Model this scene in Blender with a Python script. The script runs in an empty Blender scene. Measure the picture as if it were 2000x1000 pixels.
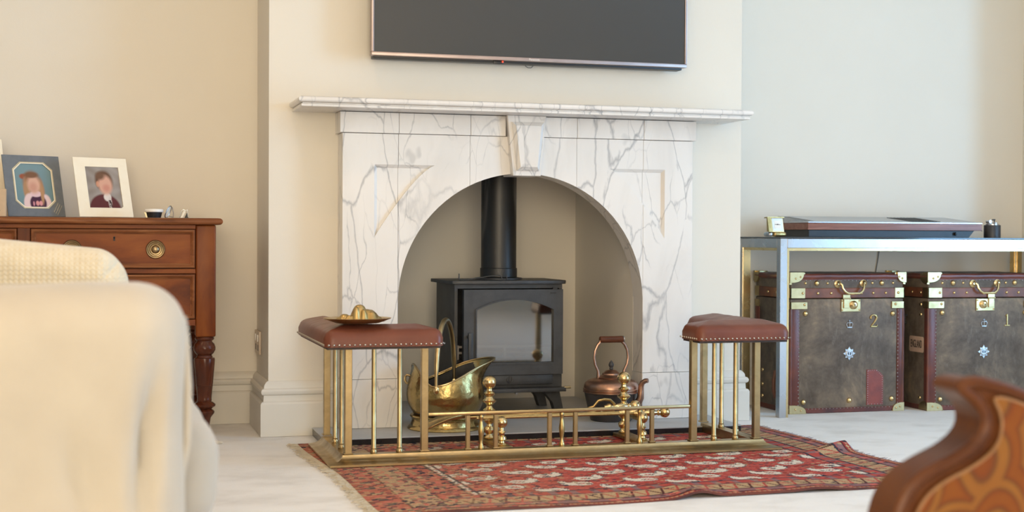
import bpy, bmesh, math, random
import numpy as np
from mathutils import Vector, Matrix, noise as mnoise

# ------------------------------------------------------------------ camera, world, light, exposure
S = bpy.context.scene
COL = S.collection
random.seed(7)
RNG = np.random.default_rng(7)

CAM_POS = (-1.494, -5.085, 0.720)
YAW, PITCH, ROLL, FPX = 0.28304655, -0.0141774, -0.00495212, 2759.36

def camera():
    cy, sy, cp, sp = math.cos(YAW), math.sin(YAW), math.cos(PITCH), math.sin(PITCH)
    f = Vector((sy * cp, cy * cp, sp)); r = Vector((cy, -sy, 0)); d = f.cross(r)
    c, s = math.cos(ROLL), math.sin(ROLL)
    r2 = r * c + d * s; d2 = d * c - r * s
    cd = bpy.data.cameras.new('camera'); co = bpy.data.objects.new('camera', cd); COL.objects.link(co)
    up = -d2; back = -f
    m = Matrix(((r2.x, up.x, back.x, CAM_POS[0]), (r2.y, up.y, back.y, CAM_POS[1]), (r2.z, up.z, back.z, CAM_POS[2]), (0, 0, 0, 1)))
    co.matrix_world = m
    cd.sensor_width = 36; cd.lens = 36 * FPX / 2000; cd.clip_start = 0.05
    cd.dof.use_dof = True; cd.dof.focus_distance = 4.95; cd.dof.aperture_fstop = 3.6
    S.camera = co
camera()

W = bpy.data.worlds.new('world'); S.world = W; W.use_nodes = True
W.node_tree.nodes['Background'].inputs[0].default_value = (0.55, 0.80, 1.0, 1)
W.node_tree.nodes['Background'].inputs[1].default_value = 1.0

S.view_settings.view_transform = 'Standard'; S.view_settings.look = 'None'
S.view_settings.exposure = 0.06; S.view_settings.gamma = 1.0; S.view_settings.use_curve_mapping = False

def area_light(name, loc, rot, sx, sy, power, color, shape='RECTANGLE', spread=math.pi):
    l = bpy.data.lights.new(name, 'AREA'); l.shape = shape; l.size = sx
    if shape in ('RECTANGLE', 'ELLIPSE'): l.size_y = sy
    l.energy = power; l.color = color; l.spread = spread
    o = bpy.data.objects.new(name, l); o.location = loc; o.rotation_euler = rot; COL.objects.link(o)
    return o
WIN_Y0, WIN_Y1, WIN_X = -4.1, -2.5, 4.2          # french window in the right-hand wall
DAY = (0.30, 0.61, 1.0); WARM = (1.0, 0.64, 0.33)
area_light('daylight_window', (WIN_X + 0.10, (WIN_Y0 + WIN_Y1) / 2, 1.26), (0, math.radians(90), 0), 2.22, 1.55, 165, DAY)
DAY2 = (1.0, 0.82, 0.57)
area_light('daylight_garden_window', (-1.8, -7.84, 1.17), (math.radians(90), 0, 0), 2.7, 2.05, 190, DAY2)
LAMPS = [(-2.3, -1.15), (-1.15, -1.2), (0.15, -1.3), (1.4, -1.4), (-2.0, -3.4), (0.2, -3.4), (2.2, -3.6), (-1.0, -5.6), (1.2, -5.6)]
LAMP_W = [2.5, 3.5, 1.5, 0.3, 10, 9, 3, 7, 4]

# ------------------------------------------------------------------ helpers
class B:
    """collects shapes in one bmesh"""
    def __init__(s): s.bm = bmesh.new()
    def box(s, x0, x1, y0, y1, z0, z1, bev=0, seg=2):
        vs = [s.bm.verts.new(p) for p in ((x0,y0,z0),(x1,y0,z0),(x1,y1,z0),(x0,y1,z0),(x0,y0,z1),(x1,y0,z1),(x1,y1,z1),(x0,y1,z1))]
        fs = [s.bm.faces.new([vs[i] for i in f]) for f in ((3,2,1,0),(4,5,6,7),(0,1,5,4),(1,2,6,5),(2,3,7,6),(3,0,4,7))]
        if bev:
            es = list({e for f in fs for e in f.edges})
            bmesh.ops.bevel(s.bm, geom=es, offset=bev, segments=seg, affect='EDGES', profile=0.5)
        return s
    def prism(s, pts, axis, a0, a1, bev=0, seg=2):
        def P(p, a):
            if axis == 'y': return (p[0], a, p[1])
            if axis == 'z': return (p[0], p[1], a)
            return (a, p[0], p[1])
        n = len(pts)
        v0 = [s.bm.verts.new(P(p, a0)) for p in pts]; v1 = [s.bm.verts.new(P(p, a1)) for p in pts]
        fs = [s.bm.faces.new(v0), s.bm.faces.new(v1[::-1])]
        for i in range(n):
            fs.append(s.bm.faces.new((v0[i], v1[i], v1[(i+1) % n], v0[(i+1) % n])))
        bmesh.ops.recalc_face_normals(s.bm, faces=fs)
        if bev:
            es = list({e for f in fs[:2] for e in f.edges})
            bmesh.ops.bevel(s.bm, geom=es, offset=bev, segments=seg, affect='EDGES', profile=0.5)
        return s
    def lathe(s, prof, c=(0,0,0), n=24, axis='z', cap=True):
        rings = []
        for r, z in prof:
            ring = []
            for i in range(n):
                a = 2 * math.pi * i / n; x, y = r * math.cos(a), r * math.sin(a)
                p = (x, y, z) if axis == 'z' else ((x, z, y) if axis == 'y' else (z, x, y))
                ring.append(s.bm.verts.new((p[0]+c[0], p[1]+c[1], p[2]+c[2])))
            rings.append(ring)
        fs = []
        for a, b in zip(rings, rings[1:]):
            for i in range(n):
                fs.append(s.bm.faces.new((a[i], a[(i+1) % n], b[(i+1) % n], b[i])))
        if cap:
            fs.append(s.bm.faces.new(rings[0][::-1])); fs.append(s.bm.faces.new(rings[-1]))
        bmesh.ops.recalc_face_normals(s.bm, faces=fs)
        return s
    def tube(s, pts, r, n=8, closed=False, flat=1.0):
        pts = [Vector(p) for p in pts]; m = len(pts)
        rad = r if isinstance(r, (list, tuple)) else [r] * m
        rings = []; up = None
        for i, p in enumerate(pts):
            a = pts[i-1] if (i > 0 or closed) else p; b = pts[(i+1) % m] if (i < m-1 or closed) else p
            t = (b - a).normalized()
            if up is None:
                up = t.orthogonal().normalized()
            up = (up - t * up.dot(t)).normalized(); w = t.cross(up)
            rings.append([s.bm.verts.new(p + (up * math.cos(2*math.pi*k/n) + w * flat * math.sin(2*math.pi*k/n)) * rad[i]) for k in range(n)])
        fs = []
        pairs = list(zip(rings, rings[1:])) + ([(rings[-1], rings[0])] if closed else [])
        for a, b in pairs:
            for k in range(n): fs.append(s.bm.faces.new((a[k], a[(k+1) % n], b[(k+1) % n], b[k])))
        if not closed:
            fs.append(s.bm.faces.new(rings[0][::-1])); fs.append(s.bm.faces.new(rings[-1]))
        bmesh.ops.recalc_face_normals(s.bm, faces=fs)
        return s
    def ball(s, c, r, n=16, m=10, sc=(1,1,1)):
        bmesh.ops.create_uvsphere(s.bm, u_segments=n, v_segments=m, radius=r, matrix=Matrix.Translation(c) @ Matrix.Diagonal((sc[0], sc[1], sc[2], 1)))
        return s
    def soft(s, x0, x1, y0, y1, z0, z1, r, n=10, disp=None):
        """rounded box with dense faces, optional displacement disp(p, normal) -> offset length"""
        lo = Vector((x0,y0,z0)); hi = Vector((x1,y1,z1)); c = (lo+hi)/2; h = (hi-lo)/2
        bm2 = bmesh.new()
        bmesh.ops.create_cube(bm2, size=2)
        bmesh.ops.subdivide_edges(bm2, edges=bm2.edges[:], cuts=n, use_grid_fill=True)
        rv = r if isinstance(r, (tuple, list)) else (r, r, r)
        out = {}
        for v in bm2.verts:
            u = Vector((math.copysign(abs(v.co[i]) ** 0.8, v.co[i]) for i in range(3)))
            p = Vector((u[i]*h[i] for i in range(3)))
            q = Vector((max(-(h[i]-rv[i]), min(h[i]-rv[i], p[i])) for i in range(3)))
            d = Vector(((p[i]-q[i])/rv[i] for i in range(3)))
            nn = d.normalized() if d.length > 1e-6 else Vector((0,0,1))
            p2 = q + Vector((nn[i]*rv[i] for i in range(3))) if d.length > 1e-6 else p
            w = p2 + c
            if disp: w = w + nn * disp(w, nn)
            out[v.index] = s.bm.verts.new(w)
        for f in bm2.faces: s.bm.faces.new([out[v.index] for v in f.verts])
        bm2.free()
        return s
    def surf(s, P, closeu=False):
        """P[i][j] grid of points"""
        V = [[s.bm.verts.new(p) for p in row] for row in P]
        n = len(V); m = len(V[0]); fs = []
        for i in range(n-1):
            for j in range(m if closeu else m-1):
                fs.append(s.bm.faces.new((V[i][j], V[i][(j+1) % m], V[i+1][(j+1) % m], V[i+1][j])))
        return s
    def sweep(s, prof, path, closed=False, flip=1):
        """profile (offset, z) along a plan path (x, y, mitred); offset goes to the right-hand side of travel"""
        n = len(path); cols = []
        for i in range(n):
            p = Vector(path[i])
            ts = []
            if i > 0 or closed: ts.append((p - Vector(path[i-1])).normalized())
            if i < n-1 or closed: ts.append((Vector(path[(i+1) % n]) - p).normalized())
            ns = [Vector((t.y, -t.x)) * flip for t in ts]
            if len(ns) == 2:
                b = (ns[0] + ns[1]).normalized(); k = b / max(0.2, b.dot(ns[0]))
            else: k = ns[0]
            cols.append([s.bm.verts.new((p.x + k.x*o, p.y + k.y*o, z)) for o, z in prof])
        fs = []; m = len(prof)
        for i in range(n if closed else n-1):
            a, b = cols[i], cols[(i+1) % n]
            for j in range(m): fs.append(s.bm.faces.new((a[j], a[(j+1) % m], b[(j+1) % m], b[j])))
        if not closed:
            fs.append(s.bm.faces.new(cols[0])); fs.append(s.bm.faces.new(cols[-1][::-1]))
        bmesh.ops.recalc_face_normals(s.bm, faces=fs)
        return s
    def mesh(s, name, smooth=35):
        me = bpy.data.meshes.new(name); s.bm.to_mesh(me); s.bm.free()
        if smooth:
            for p in me.polygons: p.use_smooth = True
            me.set_sharp_from_angle(angle=math.radians(smooth))
        return me
    def obj(s, name, mat, parent=None, smooth=35, loc=None):
        return link(name, s.mesh(name, smooth), mat, parent, loc)

def link(name, me, mat, parent=None, loc=None):
    if mat is not None and not me.materials: me.materials.append(mat)
    o = bpy.data.objects.new(name, me); COL.objects.link(o)
    if parent is not None: o.parent = parent
    if loc is not None: o.location = loc
    return o
def thing(name, label, cat, group=None, loc=(0,0,0), rz=0):
    o = bpy.data.objects.new(name, None); o.empty_display_size = 0.05; COL.objects.link(o)
    o.location = loc; o.rotation_euler = (0, 0, rz)
    return tag(o, label, cat, group)
def tag(o, label, cat, group=None):
    o['label'] = label; o['category'] = cat
    if group: o['group'] = group
    return o
def struct(o):
    o['kind'] = 'structure'; return o
def stuff(o):
    o['kind'] = 'stuff'; return o
def text_mesh(body, size, extrude, sx=1.0):
    cu = bpy.data.curves.new('lettering', 'FONT'); cu.body = body; cu.size = size; cu.extrude = extrude
    cu.align_x = 'CENTER'; cu.align_y = 'CENTER'; cu.resolution_u = 3
    o = bpy.data.objects.new('lettering', cu); COL.objects.link(o)
    dg = bpy.context.evaluated_depsgraph_get(); dg.update()
    me = bpy.data.meshes.new_from_object(o.evaluated_get(dg))
    bpy.data.objects.remove(o); me.transform(Matrix.Diagonal((sx, 1, 1, 1)))
    return me
def color_grid(name, P, C, mat, parent=None, smooth=True):
    """dense grid of points P[n,m,3] with colours C[n,m,3] stored per corner"""
    n, m = P.shape[:2]
    me = bpy.data.meshes.new(name)
    idx = np.arange(n*m).reshape(n, m)
    q = np.stack([idx[:-1,:-1], idx[:-1,1:], idx[1:,1:], idx[1:,:-1]], -1).reshape(-1, 4)
    me.from_pydata(P.reshape(-1, 3).tolist(), [], q.tolist())
    a = me.color_attributes.new('weave', 'FLOAT_COLOR', 'POINT')
    c4 = np.ones((n*m, 4), np.float32); c4[:, :3] = C.reshape(-1, 3)
    a.data.foreach_set('color', c4.ravel())
    if smooth: me.polygons.foreach_set('use_smooth', np.ones(len(me.polygons), bool))
    return link(name, me, mat, parent)

# ------------------------------------------------------------------ materials
def lin(r, g, b):
    f = lambda c: (c/255/12.92) if c/255 <= 0.04045 else ((c/255+0.055)/1.055)**2.4
    return (f(r), f(g), f(b))
class M:
    def __init__(s, name, color=(0.8,0.8,0.8), rough=0.5, metal=0.0, spec=0.5, coat=0.0, sheen=0.0):
        s.m = bpy.data.materials.new(name); s.m.use_nodes = True
        s.t = s.m.node_tree; s.N = s.t.nodes; s.L = s.t.links; s.b = s.N['Principled BSDF']
        s.set('Base Color', (*color, 1)); s.set('Roughness', rough); s.set('Metallic', metal); s.set('Specular IOR Level', spec)
        if coat: s.set('Coat Weight', coat); s.set('Coat Roughness', 0.15)
        if sheen: s.set('Sheen Weight', sheen)
    def set(s, k, v): s.b.inputs[k].default_value = v
    def node(s, t, **kw):
        n = s.N.new(t)
        for k, v in kw.items():
            if k.startswith('_'): setattr(n, k[1:], v)
            else: n.inputs[k.replace('_', ' ')].default_value = v
        return n
    def co(s, scale=(1,1,1), rot=(0,0,0), kind='Object'):
        tc = s.N.new('ShaderNodeTexCoord'); mp = s.N.new('ShaderNodeMapping')
        mp.inputs['Scale'].default_value = scale; mp.inputs['Rotation'].default_value = rot
        s.L.new(tc.outputs[kind], mp.inputs['Vector']); return mp.outputs[0]
    def noise(s, scale, detail=4, rough=0.5, dist=0.0, vec=None):
        n = s.node('ShaderNodeTexNoise', Scale=scale, Detail=detail, Roughness=rough, Distortion=dist)
        s.L.new(vec if vec is not None else s.co(), n.inputs['Vector']); return n.outputs['Fac']
    def ramp(s, fac, stops):
        r = s.N.new('ShaderNodeValToRGB'); s.L.new(fac, r.inputs[0]); e = r.color_ramp.elements
        while len(e) < len(stops): e.new(0.5)
        for el, (p, c) in zip(e, stops):
            el.position = p; el.color = (*c, 1) if len(c) == 3 else c
        return r.outputs[0]
    def math(s, op, a, b=0.0):
        n = s.N.new('ShaderNodeMath'); n.operation = op
        for i, x in enumerate((a, b)):
            if isinstance(x, (int, float)): n.inputs[i].default_value = x
            else: s.L.new(x, n.inputs[i])
        return n.outputs[0]
    def mix(s, fac, a, b, mode='MIX'):
        n = s.N.new('ShaderNodeMix'); n.data_type = 'RGBA'; n.blend_type = mode
        for k, x in ((0, fac), (6, a), (7, b)):
            if isinstance(x, (int, float)): n.inputs[k].default_value = x
            elif isinstance(x, tuple): n.inputs[k].default_value = (*x, 1)
            else: s.L.new(x, n.inputs[k])
        return n.outputs[2]
    def color(s, c): s.L.new(c, s.b.inputs['Base Color']); return s
    def rough(s, c): s.L.new(c, s.b.inputs['Roughness']); return s
    def bump(s, h, strength=0.3, dist=0.01):
        n = s.node('ShaderNodeBump', Strength=strength, Distance=dist); s.L.new(h, n.inputs['Height'])
        s.L.new(n.outputs[0], s.b.inputs['Normal']); return s

def m_two(name, c1, c2, scale, rough=0.5, metal=0.0, bump=0.0, bscale=None, vec_scale=(1,1,1), lo=0.35, hi=0.65, dist=0.0, coat=0, spec=0.5, bdist=0.004):
    m = M(name, c1, rough, metal, spec, coat)
    v = m.co(vec_scale)
    m.color(m.ramp(m.noise(scale, 5, 0.55, dist, v), [(lo, c1), (hi, c2)]))
    if bump: m.bump(m.noise(bscale or scale*4, 4), bump, bdist)
    return m.m
PAINT = m_two('wall_paint', (0.725,0.675,0.585), (0.745,0.695,0.605), 2.0, 0.62, bump=0.05, bscale=180, spec=0.25)
CEIL = m_two('ceiling_paint', (0.84,0.82,0.78), (0.86,0.84,0.80), 2.0, 0.7, spec=0.2)
TRIM = m_two('skirting_paint', (0.64,0.61,0.545), (0.67,0.64,0.575), 3.0, 0.42, spec=0.4)

def marble():
    m = M('white_marble', (0.86,0.83,0.79), 0.28, 0, 0.5)
    v = m.co((1.15,1.0,0.42), (0,math.radians(32),0))
    wob = m.N.new('ShaderNodeTexNoise'); wob.inputs['Scale'].default_value = 3.0; wob.inputs['Detail'].default_value = 6
    m.L.new(v, wob.inputs['Vector'])
    mixv = m.N.new('ShaderNodeVectorMath'); mixv.operation = 'MULTIPLY_ADD'
    m.L.new(wob.outputs['Color'], mixv.inputs[0]); mixv.inputs[1].default_value = (0.24,0.24,0.24); m.L.new(v, mixv.inputs[2])
    vo = m.N.new('ShaderNodeTexVoronoi'); vo.feature = 'DISTANCE_TO_EDGE'; vo.inputs['Scale'].default_value = 5.2
    m.L.new(mixv.outputs[0], vo.inputs['Vector'])
    vo2 = m.N.new('ShaderNodeTexVoronoi'); vo2.feature = 'DISTANCE_TO_EDGE'; vo2.inputs['Scale'].default_value = 11.0
    m.L.new(mixv.outputs[0], vo2.inputs['Vector'])
    pres = m.ramp(m.noise(2.2, 3, vec=v), [(0.36,(0,0,0)), (0.56,(1,1,1))])
    pres2 = m.ramp(m.noise(4.0, 3, vec=m.co((1,1,1),(0.4,1.0,0.3))), [(0.44,(0,0,0)), (0.58,(1,1,1))])
    l1 = m.ramp(vo.outputs['Distance'], [(0.0,(1,1,1)), (0.006,(0.7,0.7,0.7)), (0.022,(0,0,0))])
    l2 = m.ramp(vo2.outputs['Distance'], [(0.0,(1,1,1)), (0.008,(0.6,0.6,0.6)), (0.026,(0,0,0))])
    a = m.math('MULTIPLY', l1, pres); b = m.math('MULTIPLY', l2, pres2)
    fac = m.math('MINIMUM', m.math('ADD', m.math('MULTIPLY', a, 0.72), m.math('MULTIPLY', b, 0.65)), 0.85)
    base = m.ramp(m.noise(5.0, 6, 0.6, 0.6, v), [(0.3,(0.69,0.66,0.62)), (0.55,(0.765,0.735,0.695)), (0.8,(0.785,0.76,0.725))])
    spots = m.ramp(m.noise(13.0, 2, 0.5, 0, m.co((1,1,0.6),(0,0.5,0))), [(0.70,(0,0,0)), (0.76,(1,1,1))])
    base = m.mix(m.math('MULTIPLY', spots, 0.45), base, (0.42,0.41,0.40))
    m.color(m.mix(fac, base, (0.33,0.33,0.335)))
    return m.m
MARBLE = marble()
def brass(name, c1, c2, r0, r1, scale=14, bump=0.0, bscale=60):
    m = M(name, c1, r0, 1.0)
    n = m.noise(scale, 5, 0.6, 0.8)
    m.color(m.ramp(n, [(0.35,c1), (0.7,c2)])); m.rough(m.ramp(n, [(0.3,(r0,)*3), (0.75,(r1,)*3)]))
    if bump: m.bump(m.noise(bscale, 3), bump, 0.006)
    return m.m
BRASS = brass('aged_brass', (0.50,0.375,0.20), (0.36,0.265,0.13), 0.28, 0.45)
BRASS_B = brass('bright_brass', (0.76,0.58,0.30), (0.60,0.44,0.21), 0.17, 0.32)
BRASS_H = brass('hammered_brass', (0.52,0.39,0.17), (0.24,0.175,0.07), 0.15, 0.36, 11, 0.35, 38)
BRASS_D = brass('dull_cast_brass', (0.52,0.37,0.16), (0.38,0.26,0.10), 0.3, 0.45, 30)
COPPER = brass('copper', (0.46,0.27,0.19), (0.28,0.175,0.13), 0.26, 0.45)
CHROME = brass('brushed_steel', (0.56,0.57,0.59), (0.46,0.47,0.49), 0.22, 0.34, 6)
BRASS_S = brass('satin_brass_fitting', (0.58,0.46,0.25), (0.46,0.35,0.17), 0.30, 0.42, 20)
PEWTER = brass('pewter_badge', (0.55,0.55,0.55), (0.30,0.30,0.31), 0.3, 0.45, 60)
IRON = m_two('black_iron', (0.028,0.029,0.031), (0.045,0.046,0.048), 20, 0.5, bump=0.12, bscale=300)
FLUE = m_two('matt_black_flue', (0.014,0.014,0.014), (0.17,0.165,0.155), 7, 0.42, vec_scale=(1,1,0.22), lo=0.54, hi=0.74, dist=0.9)
SOOT = m_two('sooty_black', (0.012,0.012,0.012), (0.03,0.028,0.026), 30, 0.7)
SLATE = m_two('slate_hearth', (0.38,0.385,0.39), (0.44,0.445,0.45), 6, 0.36, bump=0.06, bscale=90)
SLATE_E = m_two('polished_black_edge', (0.012,0.012,0.013), (0.02,0.02,0.021), 10, 0.2)
def leather(name, c1, c2, rough=0.36, scale=7, bump=0.15, bscale=260):
    m = M(name, c1, rough, 0, 0.35, 0.0)
    m.color(m.ramp(m.noise(scale, 5, 0.55, 0.5), [(0.32,c1), (0.7,c2)])); m.bump(m.noise(bscale, 3), bump, 0.002)
    return m.m
SEATL = leather('brown_seat_leather', (0.125,0.034,0.018), (0.185,0.056,0.029), 0.38)
def trunk_hide():
    m = M('worn_trunk_hide', (0.1,0.08,0.06), 0.5, 0, 0.2, 0.0)
    a = m.ramp(m.noise(6.0, 8, 0.72, 0.25), [(0.30,(0.060,0.044,0.033)), (0.46,(0.120,0.094,0.072)), (0.58,(0.180,0.138,0.100)), (0.74,(0.34,0.245,0.155))])
    scr = m.ramp(m.noise(30, 4, 0.6, 2.0, m.co((1,1,0.25),(0,0.6,0))), [(0.58,(0,0,0)), (0.72,(1,1,1))])
    m.color(m.mix(m.math('MULTIPLY', scr, 0.22), a, (0.30,0.26,0.22))); m.bump(m.noise(70, 5), 0.14, 0.003)
    return m.m
HIDE = trunk_hide()
OXBLOOD = leather('oxblood_trim_leather', (0.185,0.050,0.030), (0.075,0.030,0.028), 0.34, 9, 0.3, 45)
BANDL = leather('chestnut_band_leather', (0.235,0.082,0.038), (0.10,0.042,0.028), 0.36, 12, 0.2, 60)
PATCH = leather('red_patch_leather', (0.26,0.062,0.045), (0.18,0.045,0.038), 0.4, 20, 0.2, 120)
def wood(name, c1, c2, c3, scale=3.0, stretch=(0.6,6,6), rough=0.42, coat=0.0, rot=(0,0,0)):
    m = M(name, c1, rough, 0, 0.22, coat)
    v = m.co(stretch, rot)
    m.color(m.ramp(m.noise(scale, 8, 0.62, 0.9, v), [(0.28,c1), (0.5,c2), (0.74,c3)]))
    m.bump(m.noise(scale*8, 4, vec=v), 0.05, 0.002)
    return m.m
MAHOG = wood('mahogany', (0.085,0.015,0.002), (0.185,0.040,0.004), (0.28,0.078,0.009), 2.2, (1.0,5,4))
MAHOG_V = wood('mahogany_upright', (0.070,0.013,0.003), (0.15,0.034,0.005), (0.22,0.060,0.009), 2.2, (4,5,1.0))
MAHOG_D = wood('dark_turned_mahogany', (0.030,0.010,0.006), (0.085,0.022,0.009), (0.16,0.045,0.014), 4, (4,4,1.2), 0.22, 0.15)
MAHOG_E = wood('worn_mahogany_edge', (0.10,0.030,0.010), (0.19,0.062,0.020), (0.30,0.12,0.045), 5, (1,6,6))
WALNUT = wood('walnut_chair_frame', (0.032,0.009,0.003), (0.065,0.019,0.005), (0.10,0.033,0.009), 4, (2,2,2), 0.4, 0.0)
WALNUT_E = wood('pale_walnut_bead', (0.14,0.07,0.035), (0.22,0.12,0.06), (0.28,0.16,0.09), 4, (2,2,2), 0.4, 0.0)
ROSEW = wood('rosewood_veneer', (0.17,0.062,0.038), (0.26,0.105,0.068), (0.34,0.16,0.11), 5, (0.8,6,16), 0.35, 0.2)
BLACKP = m_two('black_plastic', (0.012,0.012,0.013), (0.018,0.018,0.02), 20, 0.4)
ALU = m_two('satin_aluminium', (0.42,0.44,0.47), (0.48,0.50,0.53), 12, 0.3, metal=1.0, vec_scale=(0.2,3,3))
GOLDBEZ = m_two('champagne_bezel', (0.36,0.29,0.275), (0.42,0.34,0.32), 10, 0.4, metal=0.8)
CREAM_CARD = m_two('cream_card', (0.86,0.78,0.62), (0.88,0.81,0.66), 30, 0.7)
TANCARD = m_two('tan_board', (0.55,0.40,0.26), (0.60,0.45,0.30), 20, 0.7)
BLUE_CARD = m_two('grey_blue_card', (0.130,0.150,0.175), (0.155,0.175,0.20), 40, 0.65)
GOLD_FOIL = m_two('gilt_line', (0.50,0.44,0.28), (0.62,0.55,0.38), 40, 0.4, metal=0.5)
WHITEPL = m_two('white_plastic', (0.82,0.80,0.76), (0.86,0.84,0.80), 20, 0.35)
SOCK = m_two('putty_plastic', (0.55,0.45,0.35), (0.6,0.5,0.4), 20, 0.35)
CABLE = m_two('grey_cable', (0.12,0.12,0.12), (0.18,0.18,0.18), 20, 0.5)
PAPER_E = m_two('printed_label_paper', (0.66,0.47,0.35), (0.52,0.34,0.24), 14, 0.7)
INK = m_two('black_ink', (0.012,0.011,0.010), (0.02,0.018,0.016), 30, 0.6)
ASH = m_two('ash_and_embers', (0.30,0.25,0.20), (0.05,0.045,0.04), 40, 0.9, bump=0.5, bscale=90, bdist=0.02)
LOGBAR = m_two('pale_log_bar', (0.42,0.37,0.32), (0.26,0.21,0.18), 25, 0.6)
def fabric(name, c1, c2, scale, bump, bscale, sheen=0.3):
    m = M(name, c1, 0.85, 0, 0.15, 0, sheen)
    m.color(m.ramp(m.noise(scale, 4), [(0.35,c1), (0.65,c2)])); m.bump(m.noise(bscale, 3), bump, 0.004)
    return m.m
COVER = fabric('cream_cotton_cover', (0.36,0.33,0.285), (0.41,0.38,0.33), 5, 0.15, 500)
KNIT = fabric('cream_knit_wool', (0.62,0.545,0.405), (0.67,0.60,0.46), 30, 0.15, 400)
def paisley():
    m = M('paisley_upholstery', (0.3,0.1,0.02), 0.75, 0, 0.2, 0, 0.1)
    vo = m.N.new('ShaderNodeTexVoronoi'); vo.inputs['Scale'].default_value = 9.0
    wb = m.N.new('ShaderNodeTexNoise'); wb.inputs['Scale'].default_value = 6.0; v0 = m.co((1,1,0.75),(0,0.5,0)); m.L.new(v0, wb.inputs['Vector'])
    vm = m.N.new('ShaderNodeVectorMath'); vm.operation = 'MULTIPLY_ADD'; m.L.new(wb.outputs['Color'], vm.inputs[0]); vm.inputs[1].default_value = (0.05,0.05,0.05); m.L.new(v0, vm.inputs[2]); m.L.new(vm.outputs[0], vo.inputs['Vector'])
    ring = m.math('ADD', m.math('MULTIPLY', m.math('SINE', m.math('MULTIPLY', vo.outputs['Distance'], 26.0)), 0.5), 0.5)
    a = m.ramp(ring, [(0.10,(0.16,0.050,0.006)), (0.45,(0.13,0.034,0.005)), (0.68,(0.065,0.032,0.012)), (0.88,(0.20,0.088,0.016))])
    m.color(m.mix(m.math('MULTIPLY', m.noise(22, 3), 0.5), a, (0.14,0.030,0.006)))
    return m.m
PAISLEY = paisley()
def carpet():
    m = M('pile_carpet', (0.6,0.57,0.53), 0.95, 0, 0.1, 0, 0.25)
    big = m.ramp(m.noise(3.6, 5, 0.6, 0.15, m.co((1,1.5,1),(0,0,0.4))), [(0.36,(0.78,0.745,0.69)), (0.52,(0.90,0.87,0.82)), (0.7,(0.93,0.905,0.86))])
    fine = m.ramp(m.noise(420, 3), [(0.3,(0.86,0.86,0.86)), (0.55,(1,1,1))])
    m.color(m.mix(0.8, big, fine, 'MULTIPLY')); m.bump(m.noise(300, 4, 0.7), 0.4, 0.010)
    return m.m
CARPET = carpet()
def weave(name, rough=0.9, bump=0.25):
    m = M(name, (0.5,0.5,0.5), rough, 0, 0.15)
    a = m.N.new('ShaderNodeVertexColor'); a.layer_name = 'weave'
    f = m.ramp(m.noise(500, 2), [(0.3,(0.78,0.78,0.78)), (0.7,(1,1,1))])
    m.color(m.mix(0.6 if bump else 0.0, a.outputs[0], f, 'MULTIPLY'))
    if bump: m.bump(m.noise(350, 3), bump, 0.004)
    return m.m
WEAVE = weave('woven_wool'); PRINT = weave('photo_print', 0.35, 0)
FRINGE = m_two('fringe_wool', (0.52,0.44,0.32), (0.62,0.55,0.43), 40, 0.95)
FRINGE_D = m_two('worn_fringe_wool', (0.30,0.25,0.25), (0.42,0.37,0.35), 40, 0.95)
def glassy(name, tint, refl, rough):
    m = bpy.data.materials.new(name); m.use_nodes = True; t = m.node_tree; N = t.nodes
    N.remove(N['Principled BSDF'])
    tr = N.new('ShaderNodeBsdfTransparent'); tr.inputs[0].default_value = (*tint, 1)
    gl = N.new('ShaderNodeBsdfGlossy'); gl.inputs['Roughness'].default_value = rough; gl.inputs[0].default_value = (1,1,1,1)
    fr = N.new('ShaderNodeLayerWeight'); fr.inputs[0].default_value = refl
    mx = N.new('ShaderNodeMixShader')
    (t.links.new(fr.outputs['Facing'], mx.inputs[0]) if refl < 0.3 else None); mx.inputs[0].default_value = 0.17; t.links.new(tr.outputs[0], mx.inputs[1]); t.links.new(gl.outputs[0], mx.inputs[2])
    t.links.new(mx.outputs[0], N['Material Output'].inputs[0])
    return m
STOVEGLASS = glassy('sooty_stove_glass', (0.42,0.40,0.38), 0.42, 0.05)
WINGLASS = glassy('window_glass', (0.96,0.97,0.98), 0.1, 0.0)
SMOKED = M('smoked_glass_top', (0.05,0.058,0.066), 0.06, 0, 0.6).m
def tv_screen():
    m = M('tv_screen', (0.052,0.051,0.049), 0.24, 0, 0.55)
    return m.m
SCREEN = tv_screen()
def emit(name, c, s):
    m = M(name, c, 0.5); m.set('Emission Color', (*c, 1)); m.set('Emission Strength', s); return m.m
LAMP_E = emit('lamp_diffuser', (1.0,0.80,0.58), 6.0); LED = emit('red_standby_light', (1.0,0.05,0.02), 3.0)
# ------------------------------------------------------------------ the room
XL, XR, YB, YR, ZC = -3.4, WIN_X, 0.387, -7.9, 2.60      # left wall, right wall, left alcove back, rear wall, ceiling
YA = 0.47; XA = 2.55                                        # right alcove back wall and its right-hand return
BR = 0.92                                                   # half width of the chimney breast
struct(B().box(XL-0.2, XR+0.3, YR-0.2, 0.9, -0.10, 0.0).obj('floor', CARPET))
struct(B().box(XL-0.2, XR+0.3, YR-0.2, 0.9, ZC, ZC+0.1).obj('ceiling', CEIL))
struct(B().box(XL-0.12, XL, YR, YB+0.12, 0, ZC).obj('wall_left', PAINT))
struct(B().box(XL, -BR, YB, YB+0.12, 0, ZC).obj('wall_back_left', PAINT))
struct(B().box(BR, XA, YA, YA+0.12, 0, ZC).obj('wall_back_right', PAINT))
struct(B().box(XA, XR+0.12, 0.0, YA+0.12, 0, ZC).obj('wall_right_return', PAINT))
NX, NY, NZ = 0.47, 0.69, 1.12                               # fire niche half width, back, top
b = B()
b.box(-BR, -NX, 0, NY, 0, ZC); b.box(NX, BR, 0, NY, 0, ZC); b.box(-NX, NX, 0, NY, NZ, ZC)
b.box(-BR, BR, NY, NY+0.1, 0, ZC)
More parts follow.
